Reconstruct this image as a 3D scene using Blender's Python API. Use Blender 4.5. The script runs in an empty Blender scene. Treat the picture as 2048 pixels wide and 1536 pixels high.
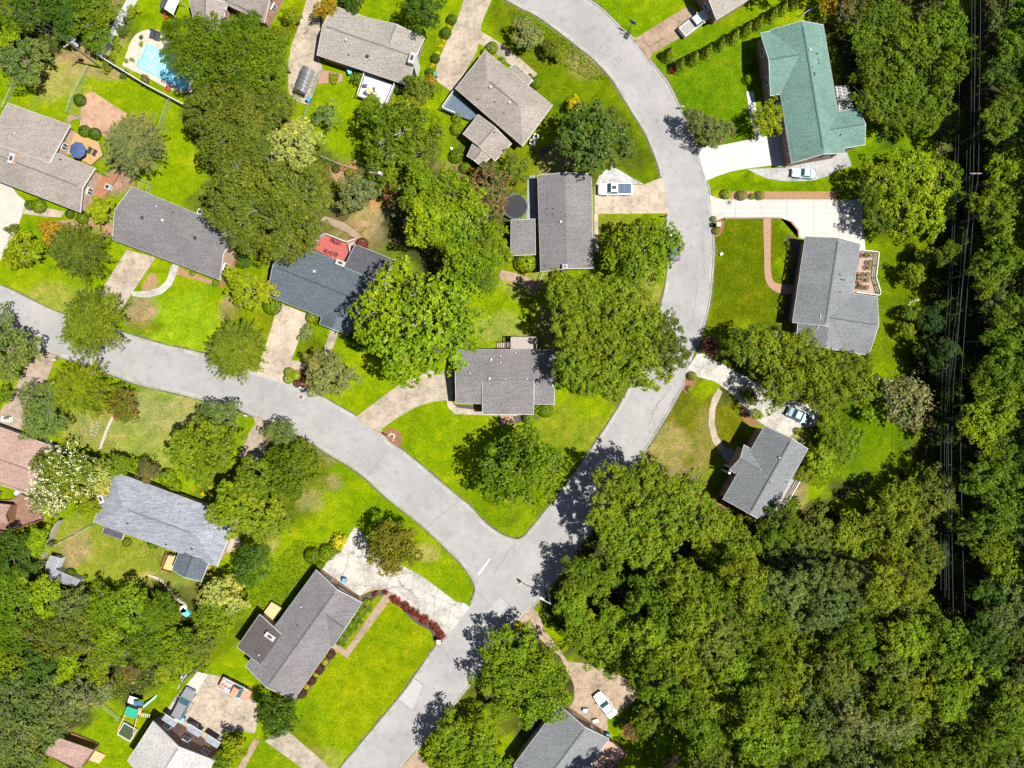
import bpy, math, random
import numpy as np

# ------------------------------------------------------------------ camera, sky, sun, exposure
SC = bpy.context.scene
COL = SC.collection
HC = 118.0                      # camera height, metres
K = 12.0                        # photo pixels per metre on the ground
cam_d = bpy.data.cameras.new('camera')
cam_d.sensor_width = 36.0
cam_d.lens = 36.0 * (HC * K) / 2048.0
cam_d.clip_start = 1.0
cam_d.clip_end = 4000.0
cam = bpy.data.objects.new('camera', cam_d)
cam.location = (0, 0, HC)
COL.objects.link(cam)
SC.camera = cam

SUN_EL, SUN_DIR = math.radians(64), math.radians(-13)      # sun stands to the right, a little below the picture's horizontal
w = bpy.data.worlds.new('World')
SC.world = w
w.use_nodes = True
wn = w.node_tree
sky = wn.nodes.new('ShaderNodeTexSky')
sky.sky_type = 'NISHITA'
sky.sun_disc = False
sky.sun_elevation = SUN_EL
sky.sun_rotation = math.radians(90) - SUN_DIR
bgn = wn.nodes['Background']
wn.links.new(sky.outputs[0], bgn.inputs[0])
bgn.inputs[1].default_value = 0.05
sd = bpy.data.lights.new('sun', 'SUN')
sd.energy = 5.0
sd.angle = math.radians(0.5)
sd.color = (1.0, 0.965, 0.90)
so = bpy.data.objects.new('sun', sd)
so.rotation_euler = (0, math.radians(90) - SUN_EL, SUN_DIR)
COL.objects.link(so)
vs = SC.view_settings
vs.view_transform = 'Standard'
vs.look = 'None'
vs.exposure = 1.2
vs.gamma = 1.0
vs.use_curve_mapping = False
SC.cycles.max_bounces = 6
SC.cycles.diffuse_bounces = 2
SC.cycles.transmission_bounces = 3
SC.cycles.transparent_max_bounces = 4

rng = np.random.default_rng(7)
random.seed(7)

# ------------------------------------------------------------------ helpers
def P(px, py, h=0.0):
    s = (1 - h / HC) / K
    return ((px - 1024) * s, (768 - py) * s)

def PW(poly, h=0.0):
    return [P(x, y, h) for x, y in poly]

def srgb(r, g, b):
    f = lambda c: (c / 255 / 12.92) if c / 255 <= 0.04045 else ((c / 255 + 0.055) / 1.055) ** 2.4
    return (f(r), f(g), f(b))

def rot(x, y, a):
    c, s = math.cos(a), math.sin(a)
    return (x * c - y * s, x * s + y * c)

def area(p):
    return 0.5 * sum(p[i][0] * p[(i + 1) % len(p)][1] - p[(i + 1) % len(p)][0] * p[i][1] for i in range(len(p)))

def inside(p, x, y):
    r = False
    j = len(p) - 1
    for i in range(len(p)):
        if (p[i][1] > y) != (p[j][1] > y) and x < (p[j][0] - p[i][0]) * (y - p[i][1]) / (p[j][1] - p[i][1]) + p[i][0]:
            r = not r
        j = i
    return r

def smooth(pts, n=5):
    out = []
    m = len(pts)
    for i in range(m - 1):
        p0, p1, p2, p3 = pts[max(i - 1, 0)], pts[i], pts[i + 1], pts[min(i + 2, m - 1)]
        for k in range(n):
            t = k / n
            out.append(tuple(0.5 * (2 * p1[a] + (p2[a] - p0[a]) * t + (2 * p0[a] - 5 * p1[a] + 4 * p2[a] - p3[a]) * t * t
                                    + (3 * p1[a] - p0[a] - 3 * p2[a] + p3[a]) * t ** 3) for a in (0, 1)))
    out.append(tuple(pts[-1]))
    return out

def smooth_closed(pts, n=4):
    m = len(pts)
    out = []
    for i in range(m):
        p0, p1, p2, p3 = pts[i - 1], pts[i], pts[(i + 1) % m], pts[(i + 2) % m]
        for k in range(n):
            t = k / n
            out.append(tuple(0.5 * (2 * p1[a] + (p2[a] - p0[a]) * t + (2 * p0[a] - 5 * p1[a] + 4 * p2[a] - p3[a]) * t * t
                                    + (3 * p1[a] - p0[a] - 3 * p2[a] + p3[a]) * t ** 3) for a in (0, 1)))
    return out

def clip_half(poly, nx, ny, d):
    out = []
    for i in range(len(poly)):
        a, b = poly[i], poly[(i + 1) % len(poly)]
        da, db = a[0] * nx + a[1] * ny - d, b[0] * nx + b[1] * ny - d
        if da <= 0: out.append(a)
        if (da < 0 < db) or (db < 0 < da):
            t = da / (da - db)
            out.append((a[0] + (b[0] - a[0]) * t, a[1] + (b[1] - a[1]) * t))
    return out

def cells(poly, ang, cw, ch, gap):
    c, s = math.cos(ang), math.sin(ang)
    us = [x * c + y * s for x, y in poly]; vs_ = [-x * s + y * c for x, y in poly]
    nu = max(1, round((max(us) - min(us)) / cw)); nv = max(1, round((max(vs_) - min(vs_)) / ch))
    cu = (max(us) - min(us)) / nu; cv = (max(vs_) - min(vs_)) / nv
    res = []
    for i in range(nu):
        u0, u1 = min(us) + i * cu + gap / 2, min(us) + (i + 1) * cu - gap / 2
        p = clip_half(clip_half(poly, c, s, u1), -c, -s, -u0)
        if len(p) < 3: continue
        for j in range(nv):
            v0, v1 = min(vs_) + j * cv + gap / 2, min(vs_) + (j + 1) * cv - gap / 2
            q = clip_half(clip_half(p, -s, c, v1), s, -c, -v0)
            q = [q[k] for k in range(len(q)) if math.hypot(q[k][0] - q[k - 1][0], q[k][1] - q[k - 1][1]) > 1e-4]
            if len(q) >= 3 and abs(area(q)) > 0.03: res.append(q)
    return res

class MB:
    def __init__(s): s.v = []; s.f = []; s.m = []
    def add(s, v, f, m=0):
        n = len(s.v); s.v += [tuple(p) for p in v]
        s.f += [tuple(i + n for i in q) for q in f]; s.m += [m] * len(f); return s
    def prism(s, poly, z0, z1, m=0):
        if area(poly) < 0: poly = poly[::-1]
        n = len(poly)
        f = [tuple(range(n, 2 * n)), tuple(range(n - 1, -1, -1))] + [(i, (i + 1) % n, n + (i + 1) % n, n + i) for i in range(n)]
        return s.add([(x, y, z0) for x, y in poly] + [(x, y, z1) for x, y in poly], f, m)
    def sheet(s, poly, z, m=0):
        if area(poly) < 0: poly = poly[::-1]
        return s.add([(x, y, z) for x, y in poly], [tuple(range(len(poly)))], m)
    def box(s, c, d, a=0.0, m=0, tx=1.0, ty=1.0):
        vs2 = []
        for z, fx, fy in ((-.5, 1, 1), (.5, tx, ty)):
            for x, y in ((-.5, -.5), (.5, -.5), (.5, .5), (-.5, .5)):
                q = rot(x * d[0] * fx, y * d[1] * fy, a)
                vs2.append((c[0] + q[0], c[1] + q[1], c[2] + z * d[2]))
        return s.add(vs2, [(3, 2, 1, 0), (4, 5, 6, 7), (0, 1, 5, 4), (1, 2, 6, 5), (2, 3, 7, 6), (3, 0, 4, 7)], m)
    def tube(s, pts, r, n=6, m=0, r1=None, cap=True):
        r1 = r if r1 is None else r1
        k = len(pts); vs2 = []; fs = []
        for i, p in enumerate(pts):
            a = np.array(pts[max(i - 1, 0)], float); b = np.array(pts[min(i + 1, k - 1)], float)
            d = b - a; d /= (np.linalg.norm(d) + 1e-9)
            up = np.array((0, 0, 1.0)) if abs(d[2]) < .9 else np.array((1.0, 0, 0))
            u = np.cross(d, up); u /= np.linalg.norm(u); v2 = np.cross(d, u)
            rr = r + (r1 - r) * i / max(k - 1, 1)
            for j in range(n):
                t = 2 * math.pi * j / n
                vs2.append(tuple(np.array(p) + rr * (math.cos(t) * u + math.sin(t) * v2)))
        for i in range(k - 1):
            for j in range(n):
                fs.append((i * n + j, i * n + (j + 1) % n, (i + 1) * n + (j + 1) % n, (i + 1) * n + j))
        if cap: fs += [tuple(range(n)), tuple(range((k - 1) * n, k * n))[::-1]]
        return s.add(vs2, fs, m)
    def cyl(s, c, r, h, n=12, m=0, r1=None):
        return s.tube([(c[0], c[1], c[2]), (c[0], c[1], c[2] + h)], r, n, m, r1)
    def mesh(s, name, mats):
        me = bpy.data.meshes.new(name)
        me.from_pydata(s.v, [], s.f)
        for mt in (mats if isinstance(mats, (list, tuple)) else [mats]): me.materials.append(mt)
        if any(s.m): me.polygons.foreach_set('material_index', s.m)
        me.update()
        return me
    def obj(s, name, mats, parent=None, loc=None, smooth_=False):
        me = s.mesh(name, mats)
        if smooth_: me.polygons.foreach_set('use_smooth', [True] * len(me.polygons))
        return mk(name, me, parent, loc)

def mk(name, me, parent=None, loc=None, rz=0, sc=None):
    o = bpy.data.objects.new(name, me)
    COL.objects.link(o)
    if parent: o.parent = parent
    if loc: o.location = loc
    if rz: o.rotation_euler = (0, 0, rz)
    if sc: o.scale = sc
    return o

def tag(o, label, cat, group=None):
    o['label'] = label; o['category'] = cat
    if group: o['group'] = group
    return o

def thing(name, label, cat, loc=(0, 0, 0), rz=0, group=None, sc=None):
    return tag(mk(name, None, None, loc, rz, sc), label, cat, group)

def struct(o): o['kind'] = 'structure'; return o
def stuff(o): o['kind'] = 'stuff'; return o

ORD = ['first', 'second', 'third', 'fourth', 'fifth', 'sixth', 'seventh', 'eighth', 'ninth', 'tenth', 'eleventh', 'twelfth',
       'thirteenth', 'fourteenth', 'fifteenth', 'sixteenth', 'seventeenth', 'eighteenth', 'nineteenth', 'twentieth']
ORD += ['twenty-' + w_ for w_ in ORD[:9]] + ['thirtieth'] + ['thirty-' + w_ for w_ in ORD[:9]]

# ------------------------------------------------------------------ materials
class NT:
    def __init__(s, name):
        s.m = bpy.data.materials.new(name); s.m.use_nodes = True
        s.t = s.m.node_tree; s.b = s.t.nodes['Principled BSDF']
        s.b.inputs['Specular IOR Level'].default_value = 0.25
    def n(s, typ, **kw):
        x = s.t.nodes.new(typ)
        for k2, v in kw.items():
            if k2 in x.inputs: x.inputs[k2].default_value = v
            else: setattr(x, k2, v)
        return x
    def l(s, a, b): s.t.links.new(a, b)
    def co(s, scale=(1, 1, 1), rz=0.0, kind='Object'):
        tc = s.n('ShaderNodeTexCoord'); mp = s.n('ShaderNodeMapping')
        mp.inputs['Scale'].default_value = scale; mp.inputs['Rotation'].default_value = (0, 0, rz)
        s.l(tc.outputs[kind], mp.inputs['Vector']); return mp.outputs[0]
    def noise(s, vec, scale, detail=4, rough=.6):
        x = s.n('ShaderNodeTexNoise'); x.inputs['Scale'].default_value = scale
        x.inputs['Detail'].default_value = detail; x.inputs['Roughness'].default_value = rough
        s.l(vec, x.inputs['Vector']); return x.outputs['Fac']
    def ramp(s, fac, stops):
        x = s.n('ShaderNodeValToRGB'); e = x.color_ramp.elements
        while len(e) < len(stops): e.new(.5)
        for i, (p, c) in enumerate(stops):
            e[i].position = p; e[i].color = tuple(c) + (1,) if not isinstance(c, (int, float)) else (c, c, c, 1)
        s.l(fac, x.inputs[0]); return x.outputs[0]
    def mix(s, a, b, fac=.5, mode='MIX'):
        x = s.n('ShaderNodeMix', data_type='RGBA', blend_type=mode)
        for sock, val in ((x.inputs[6], a), (x.inputs[7], b), (x.inputs[0], fac)):
            if hasattr(val, 'is_output') or isinstance(val, bpy.types.NodeSocket): s.l(val, sock)
            elif isinstance(val, (int, float)) and sock != x.inputs[0]: sock.default_value = (val, val, val, 1)
            elif isinstance(val, (int, float)): sock.default_value = val
            else: sock.default_value = tuple(val) + (1,)
        return x.outputs[2]
    def bump(s, h, strength=.4, dist=.05):
        x = s.n('ShaderNodeBump'); x.inputs['Strength'].default_value = strength; x.inputs['Distance'].default_value = dist
        s.l(h, x.inputs['Height']); s.l(x.outputs[0], s.b.inputs['Normal'])
    def base(s, c, rough=.8):
        if isinstance(c, tuple): s.b.inputs['Base Color'].default_value = c + (1,)
        else: s.l(c, s.b.inputs['Base Color'])
        s.b.inputs['Roughness'].default_value = rough; return s.m

def mul(c, k): return tuple(min(1, x * k) for x in c)

def m_plain(name, c, rough=.6, var=.25, scale=3.0, metal=0.0):
    t = NT(name); f = t.noise(t.co(), scale)
    t.b.inputs['Metallic'].default_value = metal
    return t.base(t.ramp(f, [(.3, mul(c, 1 - var)), (.7, mul(c, 1 + var))]), rough)

def m_roof(name, c, rz=0.0, var=.5, wave=0.0):
    t = NT(name); v = t.co((1, 1, 1), -rz)
    mp = t.co((2.6, 6.0, 5.0), -rz)
    fine = t.noise(mp, 1.6, 6, .75)
    big = t.noise(v, .22, 4, .6)
    col = t.ramp(fine, [(.34, mul(c, 1 - var)), (.5, c), (.66, mul(c, 1 + var))])
    col = t.mix(col, t.ramp(big, [(.3, .86), (.7, 1.1)]), 1.0, 'MULTIPLY')
    st = t.noise(t.co((.5, 4.5, .5), -rz), .8, 3, .5)
    col = t.mix(col, t.ramp(st, [(.38, .92), (.6, 1.05)]), 1.0, 'MULTIPLY')
    if wave:
        wv = t.noise(t.co((.55, 2.1, 1), -rz), 1.3, 2, .5)
        col = t.mix(col, t.ramp(wv, [(.4, .72), (.6, 1.25)]), wave, 'MULTIPLY')
    t.bump(fine, .5, .03)
    return t.base(col, .9)

def m_brick(name, c):
    t = NT(name)
    tc = t.n('ShaderNodeTexCoord'); mp = t.n('ShaderNodeMapping'); mp.inputs['Rotation'].default_value = (math.radians(90), 0, 0)
    b = t.n('ShaderNodeTexBrick'); b.inputs['Scale'].default_value = 2.2
    b.inputs['Color1'].default_value = mul(c, 1.2) + (1,); b.inputs['Color2'].default_value = mul(c, .7) + (1,)
    b.inputs['Mortar'].default_value = (.33, .29, .25, 1); b.inputs['Mortar Size'].default_value = .03
    t.l(tc.outputs['Object'], mp.inputs[0]); t.l(mp.outputs[0], b.inputs[0])
    n = t.noise(t.co(), 1.5)
    return t.base(t.mix(b.outputs[0], t.ramp(n, [(.3, .7), (.7, 1.2)]), 1.0, 'MULTIPLY'), .9)

def m_conc(name, c, crack=0.5, stain=.35, cell=.42):
    t = NT(name); v = t.co()
    f1 = t.noise(v, .35, 5, .65); f2 = t.noise(v, 5.5, 5, .75); f3 = t.noise(v, 1.4, 5, .7)
    col = t.ramp(f1, [(.3, mul(c, 1 - stain)), (.55, c), (.75, mul(c, 1 + stain * .5))])
    col = t.mix(col, t.ramp(f3, [(.32, (.62, .52, .42)), (.5, (1, 1, 1))]), stain, 'MULTIPLY')
    col = t.mix(col, t.ramp(f2, [(.3, .74), (.7, 1.16)]), .2 if c[0] > .3 else .6, 'MULTIPLY')
    if crack:
        vo = t.n('ShaderNodeTexVoronoi'); vo.feature = 'DISTANCE_TO_EDGE'; vo.inputs['Scale'].default_value = cell
        ns = t.n('ShaderNodeTexNoise'); ns.inputs['Scale'].default_value = 1.2; ns.inputs['Detail'].default_value = 4
        t.l(v, ns.inputs['Vector'])
        ad = t.n('ShaderNodeVectorMath', operation='ADD'); sc = t.n('ShaderNodeVectorMath', operation='SCALE'); sc.inputs[3].default_value = .9
        t.l(ns.outputs['Color'], sc.inputs[0]); t.l(v, ad.inputs[0]); t.l(sc.outputs[0], ad.inputs[1]); t.l(ad.outputs[0], vo.inputs['Vector'])
        col = t.mix(col, t.ramp(vo.outputs['Distance'], [(.004, .38), (.016, 1.0)]), crack, 'MULTIPLY')
    oi = t.n('ShaderNodeObjectInfo')
    col = t.mix(col, t.ramp(oi.outputs['Random'], [(0, .93), (1, 1.05)]), 1.0, 'MULTIPLY')
    t.bump(f2, .25, .02)
    return t.base(col, .9)

def m_leaf():
    t = NT('leaves')
    t.t.nodes.remove(t.b)
    out = t.t.nodes['Material Output']
    oi = t.n('ShaderNodeObjectInfo'); at = t.n('ShaderNodeAttribute'); at.attribute_name = 'rnd'
    col = t.mix(oi.outputs['Color'], t.ramp(at.outputs['Fac'], [(0, (.28, .36, .35)), (.4, (.95, 1.0, .8)), (.75, (1.5, 1.38, .8)), (1, (2.1, 1.75, 1.2))]), 1.0, 'MULTIPLY')
    big = t.noise(t.co(kind='Object'), .45, 2)
    col = t.mix(col, t.ramp(big, [(.35, (.82, .92, 1.0)), (.65, (1.15, 1.05, .9))]), 1.0, 'MULTIPLY')
    d = t.n('ShaderNodeBsdfDiffuse'); tr = t.n('ShaderNodeBsdfTranslucent'); g = t.n('ShaderNodeBsdfGlossy'); g.inputs['Roughness'].default_value = .45
    t.l(col, d.inputs[0]); t.l(t.mix(col, (1.5, 1.4, .4), 1.0, 'MULTIPLY'), tr.inputs[0]); g.inputs[0].default_value = (.8, .85, .8, 1)
    m1 = t.n('ShaderNodeMixShader'); m1.inputs[0].default_value = .13
    t.l(d.outputs[0], m1.inputs[1]); t.l(tr.outputs[0], m1.inputs[2])
    m2 = t.n('ShaderNodeMixShader'); m2.inputs[0].default_value = .008
    t.l(m1.outputs[0], m2.inputs[1]); t.l(g.outputs[0], m2.inputs[2]); t.l(m2.outputs[0], out.inputs[0])
    return t.m

def m_ground():
    t = NT('ground_cover'); v = t.co()
    at = t.n('ShaderNodeAttribute'); at.attribute_name = 'tint'
    col = at.outputs['Color']
    n1 = t.noise(v, .55, 6, .7); n2 = t.noise(v, 3.2, 7, .8); n3 = t.noise(v, .085, 4, .6)
    col = t.mix(col, t.ramp(n1, [(.32, (.60, .70, .9)), (.5, (.97, .97, 1)), (.68, (1.35, 1.2, 1.8))]), .9, 'MULTIPLY')
    col = t.mix(col, t.ramp(n2, [(.32, (.46, .55, .6)), (.5, (.96, .96, .98)), (.68, (1.5, 1.38, 2.0))]), 1.0, 'MULTIPLY')
    col = t.mix(col, t.ramp(n3, [(.33, (.70, .80, 1)), (.5, (1, 1, 1)), (.67, (1.22, 1.10, 1.5))]), 1.0, 'MULTIPLY')
    pt = t.noise(v, .42, 5, .72)
    col = t.mix(col, t.mix(col, (1.6, 1.15, 2.0), 1.0, 'MULTIPLY'), t.ramp(pt, [(.54, 0.0), (.68, .9)]))
    mow = t.n('ShaderNodeTexWave'); mow.inputs['Scale'].default_value = .55; mow.inputs['Distortion'].default_value = 1.5
    mow.inputs['Detail'].default_value = 2
    t.l(t.co((1, 1, 1), .9), mow.inputs['Vector'])
    col = t.mix(col, t.ramp(mow.outputs['Fac'], [(0, .975), (1, 1.02)]), 1.0, 'MULTIPLY')
    t.bump(n2, .8, .12)
    t.b.inputs['Specular IOR Level'].default_value = 0
    return t.base(col, .95)

def m_asphalt():
    t = NT('aged_asphalt'); v = t.co()
    c = (.205, .198, .194)
    n1 = t.noise(v, .13, 6, .7); n2 = t.noise(v, 9, 4, .8); n3 = t.noise(v, .9, 7, .75)
    col = t.ramp(n1, [(.32, mul(c, .80)), (.5, mul(c, .95)), (.7, mul(c, 1.12))])
    col = t.mix(col, t.ramp(n2, [(.3, .85), (.7, 1.12)]), .9, 'MULTIPLY')
    col = t.mix(col, t.ramp(n3, [(.3, (.66, .66, .67)), (.45, (.98, .98, .98)), (.75, (1.1, 1.09, 1.08))]), .8, 'MULTIPLY')
    t.bump(n2, .2, .01)
    return t.base(col, .85)

M = {}
def mat(key, f, *a, **k):
    if key not in M: M[key] = f(key, *a, **k)
    return M[key]
LEAF = m_leaf()
GROUND = m_ground()
ASPH = m_asphalt()
WHITE = m_plain('white_painted_trim', (.42, .42, .41), .5, .08)
WHITEV = m_plain('white_vinyl', (.50, .51, .53), .45, .06)
DARK = m_plain('dark_metal', (.03, .032, .035), .5)
GREYM = m_plain('galvanised_metal', (.34, .36, .38), .4, .12)
GLASS = m_plain('window_glass', (.045, .075, .09), .12, .15)
WOODP = m_plain('pale_timber', (.46, .29, .14), .8, .3, 5)
WOODG = m_plain('weathered_timber', (.24, .21, .19), .85, .3, 4)
WOODB = m_plain('brown_timber', (.14, .07, .04), .85, .35, 4)
POLEM = m_plain('pole_timber', (.12, .09, .065), .9, .3, 4)
BARK = m_plain('bark', (.16, .13, .10), .95, .4, 5)
PALEBARK = m_plain('pale_dead_bark', (.27, .25, .22), .95, .25, 5)
TYRE = m_plain('tyre_rubber', (.018, .018, .019), .85)
BRICK = m_brick('red_brick', (.27, .10, .06))
BRICKT = m_brick('tan_brick', (.36, .22, .14))
BRICKD = m_brick('brown_brick', (.20, .085, .055))
SIDING = m_plain('tan_siding', (.33, .235, .16), .8, .1)
KERB = m_conc('kerb_concrete', (.21, .205, .195), 0, .25)
JOINT = m_plain('joint_soil', (.09, .08, .06), .95)

# ------------------------------------------------------------------ road outline
E1 = [(690, 1690), (802, 1536), (832, 1500), (900, 1417), (947, 1357), (1031, 1249), (1064, 1214), (1107, 1160), (1149, 1103), (1184, 1055), (1235, 980),
      (1286, 903), (1324, 843), (1346, 805), (1368, 762), (1396, 682), (1414, 621), (1421, 574), (1426, 509), (1425, 471), (1424, 434), (1419, 389),
      (1410, 350), (1404, 332), (1391, 295), (1366, 235), (1339, 175), (1319, 147), (1298, 121), (1264, 77), (1246, 62), (1216, 32), (1175, 0), (1080, -50), (960, -95)]
E2 = [(940, -35), (1000, -8), (1024, 4), (1044, 15), (1069, 27), (1106, 52), (1161, 95), (1186, 115), (1224, 155), (1259, 212), (1286, 255), (1299, 280), (1319, 332),
      (1324, 360), (1329, 389), (1334, 424), (1336, 459), (1337, 510), (1334, 564), (1321, 621), (1295, 705), (1246, 803), (1231, 828), (1199, 878), (1154, 943),
      (1111, 1000), (1079, 1040), (1064, 1058), (1050, 1074), (1036, 1081), (1020, 1078), (1000, 1070), (969, 1048), (937, 1013), (912, 993), (812, 909), (780, 888),
      (762, 870), (712, 835), (677, 815), (637, 792), (612, 780), (577, 766), (512, 746), (410, 711), (325, 691), (250, 669), (180, 650), (108, 624), (70, 606), (20, 581), (-5, 571), (-150, 505)]
E3 = [(-150, 605), (0, 664), (67, 694), (150, 721), (222, 746), (282, 768), (350, 783), (425, 803), (475, 815), (507, 830), (545, 844), (600, 868), (617, 878), (662, 908),
      (697, 928), (734, 955), (777, 995), (832, 1038), (852, 1055), (897, 1098), (922, 1123), (942, 1150), (951, 1168), (952, 1184), (940, 1212), (927, 1226),
      (887, 1280), (874, 1292), (829, 1357), (797, 1400), (712, 1502), (684, 1536), (570, 1690)]
e1, e2, e3 = [[P(*q) for q in smooth(e, 4)] for e in (E1, E2, E3)]
ROAD = e1 + e2 + e3

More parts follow.
